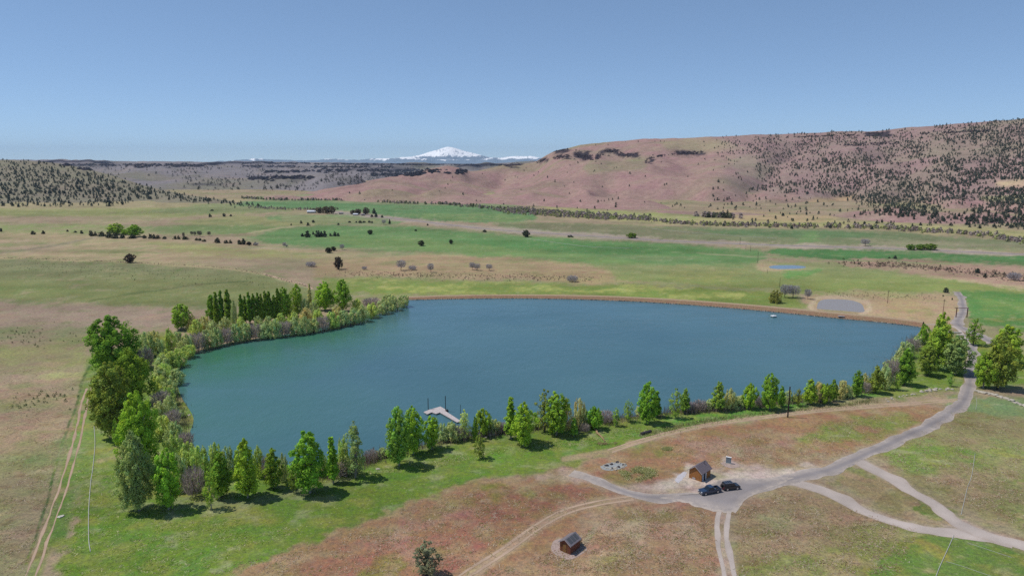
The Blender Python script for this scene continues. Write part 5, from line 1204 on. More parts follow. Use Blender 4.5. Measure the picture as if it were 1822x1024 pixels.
rubble('shore_rubble', DAML, 1500, 0.15, 0.5, 0.35, [alb(200, 188, 168), alb(150, 138, 126), alb(96, 86, 82)], 91)
reeds('dam_grass', [(x, y - 2.4) for x, y in DAML], 5200, 0.5, 1.5, 0.8, [alb(178, 140, 112) * 1.1, alb(160, 120, 98) * 1.1, alb(170, 150, 108) * 1.1, alb(128, 118, 80) * 1.1], 92)
rubble('loose_stones', [(970, 492), (1050, 495), (800, 489), (640, 487)], 260, 0.2, 0.6, 6.0, [alb(90, 80, 76), alb(130, 118, 108)], 93)
rubble('loose_stones', [(1520, 470), (1640, 476), (1740, 487), (1822, 500)], 340, 0.25, 0.9, 7.0, [alb(96, 84, 80), alb(150, 130, 118)], 94)
rubble('stone_line', [(0, 458), (150, 463), (300, 470), (400, 476), (470, 488), (555, 512)], 420, 0.2, 0.55, 1.2, [alb(196, 180, 150), alb(120, 110, 96), alb(160, 146, 122)], 95)

# basalt ledges: broken dark rock standing out of the slopes
def ledges(name, lines, r0, r1, per, jit, seed, col=((84, 74, 76), (68, 60, 66), (112, 96, 94))):
    rgb = np.random.default_rng(seed); base = np.array([(1, 0, 0), (0, 1, 0), (-1, 0, 0), (0, -1, 0), (0, 0, 0.8), (0, 0, -0.5)], float)
    tri = np.array([(0, 1, 4), (1, 2, 4), (2, 3, 4), (3, 0, 4), (1, 0, 5), (2, 1, 5), (3, 2, 5), (0, 3, 5)]); Vs, Fs, Ts, k = [], [], [], 0
    for L, jy in lines:
        L = np.array(L, float); ln = np.sum(np.abs(np.diff(L[:, 0]))); n = int(ln * per * (0.6 + jy * 0.25)); gapn = rgb.uniform(0, 50)
        for i in range(n):
            x = rgb.uniform(L[0, 0], L[-1, 0]); y = np.interp(x, L[:, 0], L[:, 1]) + rgb.normal(0, jy * 0.5)
            if float(fbm(np.array([x / 9.0 + gapn]), np.array([y / 4.0]), seed, 2)[0]) < -0.35: continue
            P = on_hill(x, y)
            if P is None or P.z < 3: continue
            r = rgb.uniform(r0, r1); a = rgb.uniform(0, 6.28); b = base * np.array([1.7, 0.9, 1.0]) * r * rgb.uniform(0.6, 1.3, (6, 1)); a *= 0.15
            Vs.append(np.stack([b[:, 0] * math.cos(a) - b[:, 1] * math.sin(a) + P.x, b[:, 0] * math.sin(a) + b[:, 1] * math.cos(a) + P.y, b[:, 2] + P.z], 1)); Fs.append(tri + k); k += 6
            Ts.append(np.tile(alb(*col[rgb.integers(len(col))]) * rgb.uniform(0.7, 1.2), (6, 1)))
    me = np_mesh(name, np.concatenate(Vs), np.concatenate(Fs), M_LEAF); pt_attr(me, 'tint', np.concatenate(Ts)); o = obj(name, me, kind='stuff'); o.color = (1, 1, 1, 1)
ledges('rock_ledges', [([(984, 269), (1012, 265)], 2.5), ([(984, 281), (1016, 277)], 3.5), ([(1022, 274), (1040, 276), (1056, 283)], 7), ([(1060, 281), (1078, 271), (1100, 268)], 6), ([(1098, 275), (1134, 275)], 4), ([(1148, 288), (1164, 279)], 5), ([(1200, 273), (1250, 271)], 3),
                       ([(1168, 278), (1200, 273)], 2), ([(898, 293), (926, 290)], 3), ([(955, 290), (974, 281)], 3), ([(1535, 239), (1582, 237)], 4), ([(1400, 244), (1530, 240)], 1.5), ([(1500, 258), (1600, 254)], 3), ([(1640, 238), (1760, 232)], 2)], 1.0, 2.7, 2.2, 1, 96)
ledges('rim_rock', [([(560, 291.5), (905, 293.5)], 1.0), ([(110, 294), (250, 293), (390, 295)], 2.2), ([(430, 295.5), (565, 296.5)], 2.4), ([(430, 290.8), (565, 290.4)], 0.8), ([(565, 303), (745, 302)], 3.0), ([(660, 311), (760, 309)], 3.0), ([(690, 305), (830, 305)], 3.0), ([(440, 317), (560, 315)], 2.5), ([(140, 301), (180, 300)], 2), ([(240, 297), (330, 296)], 2), ([(560, 297), (700, 297)], 2.0), ([(470, 306), (560, 304)], 2)],
       2.5, 6.5, 2.4, 1, 97, ((78, 76, 86), (64, 64, 74), (100, 94, 98)))
# ================================================================== built things
class MB:
    """collects boxes, prisms and tubes into one bmesh"""
    def __init__(s): s.b = bmesh.new()
    def box(s, c, d, rz=0.0, bev=0.0):
        r = bmesh.ops.create_cube(s.b, size=1.0); M = Matrix.Translation(c) @ Matrix.Rotation(rz, 4, 'Z') @ Matrix.Diagonal((*d, 1))
        bmesh.ops.transform(s.b, matrix=M, verts=r['verts'])
        if bev:
            es = list({e for v in r['verts'] for e in v.link_edges}); bmesh.ops.bevel(s.b, geom=es, offset=bev, segments=2, affect='EDGES')
        return s
    def prism(s, prof, y0, y1, axis='y', bev=0.0):
        """profile (x, z) swept along y, or (x, y) swept along z"""
        f = (lambda p, t: (p[0], t, p[1])) if axis == 'y' else (lambda p, t: (p[0], p[1], t))
        A = [s.b.verts.new(f(p, y0)) for p in prof]; B = [s.b.verts.new(f(p, y1)) for p in prof]; n = len(prof)
        fs = [s.b.faces.new(A), s.b.faces.new(B[::-1])] + [s.b.faces.new((A[i], B[i], B[(i + 1) % n], A[(i + 1) % n])) for i in range(n)]
        bmesh.ops.recalc_face_normals(s.b, faces=fs)
        if bev:
            bmesh.ops.bevel(s.b, geom=list({e for q in fs for e in q.edges}), offset=bev, segments=2, affect='EDGES')
        return s
    def tube(s, pts, r, n=8, r2=None):
        r2 = r if r2 is None else r2; m = len(pts); prev = None
        for i, p in enumerate(pts):
            p = Vector(p); d = (Vector(pts[min(i + 1, m - 1)]) - Vector(pts[max(i - 1, 0)])).normalized()
            a = d.orthogonal().normalized() if abs(d.z) > 0.9 else d.cross(Vector((0, 0, 1))).normalized(); b = d.cross(a); rr = r + (r2 - r) * i / max(1, m - 1)
            ring = [s.b.verts.new(p + (a * math.cos(6.2832 * k / n) + b * math.sin(6.2832 * k / n)) * rr) for k in range(n)]
            if prev:
                for k in range(n): s.b.faces.new((prev[k], prev[(k + 1) % n], ring[(k + 1) % n], ring[k]))
            else: s.b.faces.new(ring[::-1])
            prev = ring
        s.b.faces.new(prev); return s
    def build(s, name, mat, parent=None, smooth=False):
        bmesh.ops.recalc_face_normals(s.b, faces=s.b.faces[:])
        me = bpy.data.meshes.new(name); s.b.to_mesh(me); s.b.free(); me.materials.append(mat)
        if smooth:
            for p in me.polygons: p.use_smooth = True
        return obj(name, me, parent)
def top_mesh(mb, name, mat, loc, rz, label, cat, group=None, smooth=False):
    o = mb.build(name, mat, None, smooth); o.location = loc; o.rotation_euler = (0, 0, rz); return tag(o, label, cat, group)

def wood(name, c1, c2, sx=7.0):
    t = NT(name); p = t.ocoord(); n = t.noise(1.0, 4, 0.65, t.scalev(p, (sx, sx, 0.8))); n2 = t.noise(14, 3, 0.6, p)
    w_ = t.n('ShaderNodeTexWave', wave_type='BANDS', bands_direction='DIAGONAL'); w_.inputs['Scale'].default_value = 2.2; w_.inputs['Distortion'].default_value = 0.0
    sv = t.scalev(p, (2.2, 2.2, 0.0)); t.l(sv, w_.inputs['Vector'])
    c = t.mix(t.ramp(n, 0.35, 0.65), tuple(c1), tuple(c2)); gap = t.ramp(w_.outputs['Fac'], 0.0, 0.12)
    v = t.math('MULTIPLY', t.mrange(n2, 0.3, 0.7, 0.75, 1.2), t.mrange(gap, 0, 1, 0.45, 1.0)); cmb = t.n('ShaderNodeCombineColor'); [t.l(v, cmb.inputs[i]) for i in range(3)]
    t.principled(t.mix(1.0, c, cmb.outputs[0], 'MULTIPLY'), 0.75, t.bump(w_.outputs['Fac'], 0.3, 0.03)); return t.m
def paint(name, col, rough=0.25):
    t = NT(name); n = t.noise(6, 3, 0.6, t.ocoord()); b = t.principled(tuple(col), rough, None, 0.6, 0.0)
    t.l(t.mrange(n, 0.3, 0.7, rough * 0.8, rough * 1.5), b.inputs['Roughness']); b.inputs['Coat Weight'].default_value = 0.6; b.inputs['Coat Roughness'].default_value = 0.08
    return t.m
W_OR = wood('stained_wood', (0.46, 0.20, 0.055), (0.26, 0.10, 0.03)); W_RD = wood('red_brown_wood', (0.27, 0.09, 0.045), (0.15, 0.05, 0.03)); W_GREY = wood('weathered_wood', alb(222, 210, 204), alb(194, 180, 176), 3.0)
W_POST = wood('dark_post_wood', (0.05, 0.035, 0.03), (0.025, 0.02, 0.02)); W_GATE = wood('gate_wood', (0.20, 0.085, 0.05), (0.12, 0.05, 0.035)); W_LOG = wood('dry_log', alb(196, 164, 122), alb(150, 120, 92))
R_SH = plain('roof_shingle', alb(120, 108, 112), 0.85, 0.3, 2.2); R_MET = plain('roof_sheet', alb(128, 120, 124), 0.45, 0.2, 1.5); M_SKY = plain('roof_panel', alb(92, 92, 94), 0.4, 0.2, 2.0)
M_TRIM = plain('grey_trim', alb(176, 166, 164), 0.6); M_DOOR = plain('grey_door', alb(168, 178, 190), 0.5); M_WHITE = plain('white_paint', (0.78, 0.78, 0.78), 0.5, 0.08); M_PIPE = plain('white_pipe', (0.46, 0.45, 0.40), 0.5, 0.15)
M_DARK = plain('black_rubber', (0.015, 0.015, 0.016), 0.8); M_ROCK = plain('pale_rock', alb(186, 176, 160), 0.9, 0.35, 1.5); M_ROCKD = plain('dark_rock', alb(70, 64, 66), 0.9, 0.3, 1.5); M_CONC = plain('concrete', alb(204, 196, 182), 0.85, 0.15, 1.2)
M_STEEL = plain('grey_steel', alb(128, 142, 150), 0.5, 0.12); M_BRN = plain('door_wood', (0.23, 0.12, 0.04), 0.7, 0.25)
GL = NT('dark_glass'); GL.principled((0.012, 0.016, 0.022), 0.06, None, 0.8)
P_BLUE = paint('navy_paint', (0.016, 0.034, 0.075)); P_BLK = paint('black_paint', (0.010, 0.010, 0.013)); M_RED = paint('red_lens', (0.14, 0.015, 0.02), 0.3); M_LAMP = plain('lamp_glass', (0.75, 0.75, 0.76), 0.15, 0.03); M_CHR = plain('bright_metal', (0.6, 0.6, 0.62), 0.25, 0.05, 3, 0.9)

def shed(name, A, B, Cc, eave, ridge, wallm, roofm, over, label, cat='shed'):
    """gable front from ground point A to B, ridge running from B's side to Cc's side"""
    A, B, Cc = gp(*A), gp(*B), gp(*Cc)
    u = (B - A); wdt = u.length; u.normalize(); v = Vector((-u.y, u.x, 0)); L = abs((Cc - B).dot(v))
    if (Cc - B).dot(v) < 0: v = -v
    ctr = (A + B) / 2 + v * L / 2; rz = math.atan2(u.y, u.x)
    e = empty(name, ctr, rz, label, cat)
    hw, hl = wdt / 2, L / 2
    MB().prism([(-hw, 0), (hw, 0), (hw, eave), (0, ridge), (-hw, eave)], -hl, hl).build('wall', wallm, e)
    sl_ = (ridge - eave) / hw; ov = over; th = 0.12
    m = MB()
    for s in (-1, 1):
        m.prism([(0, ridge + th + 0.02), (s * (hw + ov), eave - sl_ * ov + th + 0.02), (s * (hw + ov), eave - sl_ * ov + 0.02), (0, ridge + 0.02)], -hl - ov, hl + ov)
    rf = m.build('roof', roofm, e)
    return e, rf, hw, hl, sl_, th
# the larger shed by the cars: orange stained boards, doors on its long side
e, rf, hw, hl, sl_, th = shed('wooden_shed', (1225.8, 848.8), (1247.8, 856.8), (1263.6, 846.6), 2.35, 3.75, W_OR, R_SH, 0.32, 'larger orange-brown shed with grey shingle roof and pale doors beside the parked vehicles')
m = MB(); 
for s in (-1, 1): m.prism([(0, 3.92), (s * (hw + 0.34), 2.35 - sl_ * 0.32 + 0.15), (s * (hw + 0.34), 2.35 - sl_ * 0.32 - 0.06), (0, 3.70)], -hl - 0.37, -hl - 0.32)
m.build('gable_trim', M_TRIM, e)
dr = MB().box((hw + 0.03, -hl + 0.75, 1.05), (0.06, 1.0, 2.1)).build('door', M_DOOR, e); MB().box((hw + 0.09, -hl + 1.12, 1.0), (0.06, 0.06, 0.18)).build('handle', M_DARK, dr)
dr = MB().box((hw + 0.03, -hl + 1.95, 1.05), (0.06, 0.9, 2.1)).build('door', M_WHITE, e); MB().box((hw + 0.09, -hl + 2.25, 1.0), (0.06, 0.06, 0.18)).build('handle', M_DARK, dr)
MB().box((hw + 0.20, -hl + 1.36, 1.1), (0.30, 0.08, 2.2)).build('screen_panel', W_POST, e)
MB().box((-hw * 0.2, -hl - 0.04, 0.28), (0.9, 0.08, 0.5)).build('hatch', M_TRIM, e)
MB().tube([(0.25 * hw, hl * 0.5, 3.2), (0.25 * hw, hl * 0.5, 4.3)], 0.07).build('vent_pipe', M_DARK, e)
# the small outhouse in front
e, rf, hw, hl, sl_, th = shed('wooden_outhouse', (996, 978.2), (1014.8, 986.4), (1032.2, 973.6), 2.15, 3.05, W_RD, R_MET, 0.28, 'small dark red-brown shed with panelled grey roof on its own gravel pad')
for k in range(3):
    y = -hl * 0.62 + k * hl * 0.62
    MB().prism([(0.18, 3.05 - sl_ * 0.18 + th + 0.025), (hw * 0.98, 2.15 + sl_ * hw * 0.02 + th + 0.025), (hw * 0.98, 2.15 + sl_ * hw * 0.02 + th + 0.05), (0.18, 3.05 - sl_ * 0.18 + th + 0.05)], y - hl * 0.26, y + hl * 0.26).build('roof_panel', M_SKY, rf)
m = MB()
for s in (-1, 1): m.prism([(0, 3.24), (s * (hw + 0.30), 2.15 - sl_ * 0.28 + 0.16), (s * (hw + 0.30), 2.15 - sl_ * 0.28 - 0.04), (0, 3.02)], -hl - 0.33, -hl - 0.28)
m.build('gable_trim', M_TRIM, e)
dr = MB().box((-hw * 0.1, -hl - 0.03, 0.98), (0.85, 0.06, 1.9)).build('door', M_BRN, e); MB().box((0.22, -hl - 0.09, 0.95), (0.05, 0.06, 0.16)).build('handle', M_DARK, dr)
for s in (-0.72, 0.45): MB().box((hw * s, -hl - 0.02, 1.0), (0.10, 0.05, 2.0)).build('door_post', M_BRN, e)
m = MB()
for i in range(4):
    for j in range(3 - i // 2): m.tube([(-hw + 0.5 + j * 0.42 + i * 0.2, hl + 0.35, 0.16 + 0.3 * i), (-hw + 0.5 + j * 0.42 + i * 0.2, hl + 1.3, 0.16 + 0.3 * i)], 0.15, 7)
fw = m.build('firewood_stack', W_LOG); fw.location = e.location + Matrix.Rotation(e.rotation_euler.z, 3, 'Z') @ Vector((hw * 0.55, 0.15, 0)); fw.rotation_euler = e.rotation_euler.copy(); tag(fw, 'low stack of split firewood at the back end of the small shed', 'firewood')
pd = NT('pad_gravel'); p_ = pd.pos(); n = pd.noise(4.5, 3, 0.7, p_); n2 = pd.noise(0.6, 3, 0.6, p_)
c = pd.mix(pd.ramp(n2, 0.35, 0.65), tuple(alb(186, 164, 156)), tuple(alb(168, 148, 136))); v = pd.mrange(n, 0.3, 0.7, 0.72, 1.3); cmb = pd.n('ShaderNodeCombineColor'); [pd.l(v, cmb.inputs[i]) for i in range(3)]
pd.diffuse(pd.mix(1.0, c, cmb.outputs[0], 'MULTIPLY'), pd.bump(n, 0.4, 0.1))
sheet('gravel_pad', [(980, 973), (985, 962), (998, 957), (1016, 958), (1034, 966), (1045, 976), (1036, 984), (1025, 991), (1010, 994.5), (995, 989), (984, 982)], 0.03, pd.m, 6, rag=0.05)
sheet('gravel_pad', [(1281, 824), (1290, 819.5), (1302, 820), (1314, 825), (1315, 829), (1306, 832), (1292, 830)], 0.03, pd.m, 6, rag=0.06)
sheet('gravel_pad', [(1068, 829), (1078, 824), (1096, 821.5), (1112, 824), (1115, 828), (1104, 833), (1086, 836), (1072, 834)], 0.03, plain('grey_gravel', alb(158, 160, 158), 0.9, 0.35, 2.0), 6, rag=0.15)
sheet('gravel_pad', [(1216, 838), (1222, 840), (1214, 852), (1206, 858), (1202, 850)], 0.026, plain('ash_gravel', alb(196, 190, 192), 0.9, 0.2, 2.0), 6, rag=0.1)
# information board on its pad
a, b = gp(1291.2, 823.4), gp(1300.4, 825.2); rz = math.atan2((b - a).y, (b - a).x)
e = empty('information_board', (a + b) / 2, rz, 'grey upright information board on an oval gravel pad', 'board')
wd_ = (b - a).length
MB().box((0, 0.16, 1.0), (wd_, 0.32, 1.7), bev=0.03).build('panel', M_STEEL, e); MB().box((0, 0.16, 1.89), (wd_ + 0.12, 0.46, 0.08)).build('cap', M_WHITE, e); MB().box((0, 0.16, 0.075), (wd_ + 0.3, 0.6, 0.15)).build('base', M_CONC, e)

def wheel(parent, x, y, r, wd):
    m = MB(); m.tube([(x, y - wd / 2, r), (x, y + wd / 2, r)], r, 18); w_ = m.build('wheel', M_DARK, parent, False)
    s = 1 if y > 0 else -1
    MB().tube([(x, y + s * wd * 0.35, r), (x, y + s * (wd / 2 + 0.02), r)], r * 0.62, 14).build('rim', M_CHR, w_)
def vehicle(name, loc, rz, label, cat, L, Wd, lower, cab, glass_side, glass_front, glass_back, wheels, r, body, bed=None, roof_rack=False, red_low=False):
    e = empty(name, loc, rz, label, cat); hw = Wd / 2
    MB().prism(lower, -hw, hw, bev=0.05).build('body', body, e)
    cb = MB(); cb.prism(cab, -hw + 0.12, hw - 0.12, bev=0.06); cbo = cb.build('cabin', body, e)
    for s in (-1, 1):
        for g in glass_side: MB().prism(g, s * (hw - 0.135), s * (hw - 0.105)).build('side_window', GL.m, e)
    def slope(p0, p1, nm, inset):
        m = MB(); d = Vector((p1[0] - p0[0], 0, p1[1] - p0[1])); n = Vector((d.z, 0, -d.x)).normalized() * (1 if d.x * d.z > 0 else 1) * 0.03
        if n.z < 0: n = -n
        q = [Vector((p0[0], -hw + inset, p0[1])) + n, Vector((p0[0], hw - inset, p0[1])) + n, Vector((p1[0], hw - inset - 0.05, p1[1])) + n, Vector((p1[0], -hw + inset + 0.05, p1[1])) + n]
        vs = [m.b.verts.new(v_) for v_ in q] + [m.b.verts.new(v_ - n * 1.5) for v_ in q]
        for f in ((0, 1, 2, 3), (7, 6, 5, 4), (0, 4, 5, 1), (1, 5, 6, 2), (2, 6, 7, 3), (3, 7, 4, 0)): m.b.faces.new([vs[i] for i in f])
        m.build(nm, GL.m, e)
    slope(*glass_front, 'windscreen', 0.22); slope(*glass_back, 'rear_window', 0.25)
    for x in wheels:
        for s in (-1, 1): wheel(e, x, s * (hw - 0.10), r, 0.26)
    fx, bx = max(p[0] for p in lower), min(p[0] for p in lower)
    for s in (-1, 1):
        MB().box((fx - 0.03, s * (hw - 0.28), 0.86), (0.14, 0.36, 0.2), bev=0.03).build('headlight', M_LAMP, e)
        MB().box((bx + 0.03, s * (hw - 0.14), 0.95), (0.12, 0.2, 0.36), bev=0.02).build('tail_light', M_RED, e)
        MB().box((cab[0][0] - 0.1 if False else glass_front[0][0] - 0.15, s * (hw + 0.08), 1.08), (0.12, 0.2, 0.16), bev=0.02).build('mirror', body, e)
    MB().box((fx + 0.03, 0, 0.5), (0.12, Wd * 0.92, 0.2), bev=0.03).build('front_bumper', M_CHR, e)
    MB().box((bx - 0.04, 0, 0.55), (0.12, Wd * 0.9, 0.18), bev=0.03).build('rear_bumper', M_RED if red_low else M_CHR, e)
    return e, hw
# pickup: bonnet, crew cab, open bed
a, b = gp(1283, 872.5), gp(1247.5, 879.5); rz = math.atan2((b - a).y, (b - a).x); c0 = gp(1262.6, 875.6)
low = [(-2.85, 0.42), (-2.3, 0.36), (2.3, 0.36), (2.85, 0.42), (2.88, 0.95), (2.6, 1.08), (1.15, 1.14), (-0.9, 1.14), (-0.95, 0.72), (-2.65, 0.72), (-2.66, 1.12), (-2.85, 1.12)]
e, hw = vehicle('pickup_truck', c0, rz, 'dark blue crew cab pickup truck with open bed, left of the black one', 'truck', 5.7, 1.95, low,
                [(1.25, 1.12), (0.45, 1.80), (-0.7, 1.82), (-0.95, 1.12)], [[(0.95, 1.18), (0.42, 1.68), (0.0, 1.70), (0.0, 1.18)], [(-0.08, 1.18), (-0.08, 1.70), (-0.66, 1.70), (-0.82, 1.18)]], ((1.24, 1.16), (0.50, 1.76)), ((-0.93, 1.18), (-0.72, 1.76)), (1.85, -1.75), 0.40, P_BLUE)
for s in (-1, 1): MB().box((-1.78, s * (hw - 0.06), 0.93), (1.72, 0.10, 0.42), bev=0.02).build('bed_side', P_BLUE, e)
MB().box((-1.78, 0, 0.735), (1.70, 1.70, 0.03)).build('bed_floor', M_DARK, e)
MB().box((-1.1, 0.2, 0.95), (0.5, 1.0, 0.38), bev=0.03).build('tool_box', M_CHR, e)
# black off-road car with roof rack, standing the other way round
a, b = gp(1284.5, 870.8), gp(1310.5, 867.6); rz = math.atan2((b - a).y, (b - a).x); c0 = gp(1299.5, 868.8)
low = [(-2.25, 0.45), (-1.9, 0.38), (1.9, 0.38), (2.25, 0.45), (2.28, 0.9), (2.1, 1.08), (0.95, 1.14), (-2.2, 1.14), (-2.3, 0.9)]
e, hw = vehicle('off_road_car', c0, rz, 'black off-road car with roof rack and red rear, parked nearest the shed shadow', 'car', 4.6, 1.9, low,
                [(1.0, 1.12), (0.45, 1.82), (-2.0, 1.84), (-2.2, 1.12)], [[(0.78, 1.18), (0.40, 1.70), (-0.35, 1.72), (-0.35, 1.18)], [(-0.43, 1.18), (-0.43, 1.72), (-1.15, 1.72), (-1.15, 1.18)], [(-1.25, 1.2), (-1.25, 1.70), (-1.88, 1.70), (-1.98, 1.2)]], ((0.99, 1.16), (0.50, 1.76)), ((-2.18, 1.20), (-2.03, 1.76)), (1.42, -1.38), 0.42, P_BLK, red_low=True)
rk = MB()
for s in (-1, 1): rk.box((-0.75, s * (hw - 0.3), 1.93), (2.1, 0.05, 0.05))
for k in range(4): rk.box((0.15 - k * 0.6, 0, 1.96), (0.06, 1.4, 0.04))
rk.build('roof_rack', M_CHR, e)
MB().tube([(-2.34, 0.15, 1.0), (-2.58, 0.15, 1.0)], 0.36, 16).build('spare_wheel', M_DARK, e)

# floating dock
def deckpoly(mb, P, z0, z1):
    q = [tuple(gp(*p, z1))[:2] for p in P]; mb.prism(q, z0, z1, axis='z'); return mb
e = empty('floating_dock', gp(783, 731), 0, 'grey plank dock with a stepped platform and walkway to the bank', 'dock')
def keep(mb, name, mat, parent):
    o = mb.build(name, mat, parent)
    o.matrix_parent_inverse = Matrix.Translation(parent.location).inverted(); return o
keep(deckpoly(MB(), [(761.5, 728.8), (783.6, 722.4), (794.2, 728.6), (786, 733.4), (782.2, 733.2), (776, 735.4), (769, 732.8)], 0.28, 0.5), 'platform', W_GREY, e)
keep(deckpoly(MB(), [(753.6, 732.2), (762.8, 728.6), (770.5, 731.8), (760.4, 736)], 0.27, 0.49), 'platform', W_GREY, e)
keep(deckpoly(MB(), [(783.2, 733.2), (791.6, 729.8), (820, 748.2), (813.5, 750.6)], 0.30, 0.52), 'walkway', W_GREY, e)
keep(deckpoly(MB(), [(791, 728.0), (796.5, 727.2), (798, 729.6), (793, 730.8)], 0.25, 0.47), 'float', M_DARK, e)
for P in ([(757.5, 733.8), (767, 731), (769, 732.6), (760.4, 735.6)], [(771, 731.5), (781, 729.5), (783, 732.6), (775.6, 734.9)], [(772, 727.5), (783, 724), (789, 727.5), (778, 730)], [(795, 736.5), (799, 735), (812, 744), (808, 746)]):
    keep(deckpoly(MB(), P, 0.02, 0.28), 'float', M_DARK, e)
for x, yb, yt in ((762, 729.5, 708), (792.8, 731.5, 704)):
    P = gp(x, yb); keep(MB().tube([(P.x, P.y, -0.5), (P.x, P.y, z_at(P, yt))], 0.12, 8), 'mooring_post', W_POST, e)
P = gp(819.5, 742); tag(keep(MB().tube([(P.x, P.y, -0.2), (P.x, P.y, z_at(P, 719.5))], 0.07, 8), 'mooring_post', W_POST, e))

# poles, gate
def pole(x, yb, yt, r, label, arm=False, name='utility_pole', col=None):
    P = gp(x, yb); h = z_at(P, yt); e = empty(name, P, 0.4, label, 'pole', 'poles about the ranch')
    MB().tube([(0, 0, -0.3), (0, 0, h)], r, 8, r * 0.75).build('shaft', col or W_POST, e)
    if arm:
        MB().box((0, -r, h - 0.7), (2.0, 0.12, 0.14)).build('crossarm', col or W_POST, e)
        for s in (-0.85, 0, 0.85): MB().tube([(s, -r, h - 0.63), (s, -r, h - 0.4)], 0.06, 6).build('insulator', M_STEEL, e)
    else: MB().tube([(0, 0, h), (0, 0, h + 0.06)], r * 0.9, 8).build('cap', M_STEEL, e)
pole(1401.5, 742, 687, 0.24, 'thick black pole on the lawn edge between two small trees and the track')
pole(1387, 511, 494, 0.12, 'thin pole just behind the two grey bare trees')
pole(1579, 539.5, 516, 0.14, 'pole with crossarm between the grey pond and the gate', True, col=W_GATE)
pole(1677, 563, 532, 0.14, 'brown pole with crossarm left of the ranch gate', True, col=W_GATE)
pole(1316.5, 435.5, 422.5, 0.16, 'pole standing beside the highway', True)
pole(1348, 467.5, 447.5, 0.14, 'pole at the left end of the small blue pond', False)
pole(1327, 444, 435, 0.12, 'short post below the highway pole')
pole(1335, 447.5, 436.5, 0.12, 'short post between the highway pole and the small blue pond')
pole(1365, 487, 479, 0.10, 'short post in the grass below the small blue pond')
pole(760, 401.5, 397, 0.12, 'short post far off at the near side of the highway')
pole(1640, 527, 520, 0.09, 'thin post on the green strip above the dry ground')
a, b = gp(1700.8, 564), gp(1720.2, 564.4); g0 = (a + b) / 2; rz = math.atan2((b - a).y, (b - a).x); hw = (b - a).length / 2; ht_ = z_at(a, 547)
e = empty('ranch_gate', g0, rz, 'tall brown timber gateway spanning the gravel road', 'gate')
for s in (-1, 1): MB().tube([(s * hw, 0, -0.3), (s * hw, 0, ht_)], 0.26, 8).build('post', W_GATE, e)
MB().tube([(-hw - 1.1, 0, ht_ - 0.1), (hw + 0.4, 0, ht_ - 0.1)], 0.16, 8).build('crossbeam', W_GATE, e)

# pipes on the grass
def pipe(L, r, label, mat=M_PIPE, name='irrigation_pipe', lat=()):
    P = spline([tuple(gp(*q)) for q in L], 6); o = gp(*L[0])
    main = MB().tube([Vector(p) - o + Vector((0, 0, r * 0.9)) for p in P], r, 7)
    t = top_mesh(main, name, mat, o, 0, label, 'pipe', 'irrigation pipes', True)
    for l in lat:
        q = MB().tube([gp(*p) - o + Vector((0, 0, r * 0.7)) for p in l], r * 0.55, 6).build('side_pipe', mat, t)
pipe([(167.4, 757), (169, 790), (165.5, 830), (161.8, 855), (158.6, 894), (157.6, 921), (158, 960), (161, 981)], 0.085, 'long white pipe lying on the lawn beside the left field track')
pipe([(1735, 806), (1729, 845), (1722, 865), (1717, 885), (1710, 915)], 0.06, 'white pipe on the dry grass ending at the gravel path')
pipe([(1697, 952), (1690, 968), (1680, 990), (1671, 1010), (1662, 1034)], 0.07, 'white pipe with side lines on the green corner below the gravel path', lat=([(1695, 957), (1703, 959.5)], [(1722, 965), (1748, 974), (1800, 991)], [(1683, 998), (1710, 1006), (1765, 1025)]))
pipe([(936, 424), (1000, 433), (1050, 438.8), (1125, 441.4)], 0.14, 'white pipe line crossing the big green field')
pipe([(1160, 407), (1240, 414.5), (1320, 420), (1385, 424)], 0.12, 'pale pipe line in the grey-green field beyond the highway')
pipe([(1737, 706), (1738, 718), (1736, 728)], 0.05, 'short white pipe standing out in the grass right of the road bend')

# felled tree, brush pile, rocks
P0, P1 = gp(1054, 758.5), gp(1075.5, 785); d = P1 - P0
e = empty('fallen_log', P0, 0, 'pale felled trunk lying on the lawn with its root end by the reeds', 'log')
MB().tube([(0, 0, 0.35)] + [tuple(d * t + Vector((0.25 * math.sin(t * 9), 0, 0.34 - 0.12 * t))) for t in (0.25, 0.5, 0.75, 1.0)], 0.42, 9, 0.18).build('trunk', W_LOG, e, True)
for t, q in ((0.35, (1.6, 0.8, 0.7)), (0.6, (-1.5, 0.5, 0.6)), (0.8, (1.3, -0.4, 0.8))): MB().tube([tuple(d * t + Vector((0, 0, 0.3))), tuple(d * t + Vector(q))], 0.12, 6, 0.04).build('branch', W_LOG, e)
MB().tube([(-0.35, 0.2, 0.1), (-0.9, 0.5, 0.6)], 0.75, 9, 0.3).build('root_plate', M_ROCK, e)
def rock(rg_, r, mat, name, P, label, group, flat=0.6):
    bm = bmesh.new(); bmesh.ops.create_icosphere(bm, subdivisions=2, radius=1.0)
    a = [rg_.uniform(0, 6.28) for _ in range(6)]
    for v_ in bm.verts:
        k = 1 + 0.18 * math.sin(3 * v_.co.x + a[0]) + 0.15 * math.sin(4 * v_.co.y + a[1]) + 0.12 * math.sin(5 * v_.co.z + a[2] + 2 * v_.co.x); v_.co *= k
        v_.co.x *= r * 1.2; v_.co.y *= r; v_.co.z *= r * flat
    me = bpy.data.meshes.new(name); bm.to_mesh(me); bm.free(); me.materials.append(mat)
    o = obj(name, me); o.location = P + Vector((0, 0, r * flat * 0.45)); o.rotation_euler = (0, 0, rg_.uniform(0, 6.28)); return tag(o, label, 'rock', group)
rr = random.Random(5)
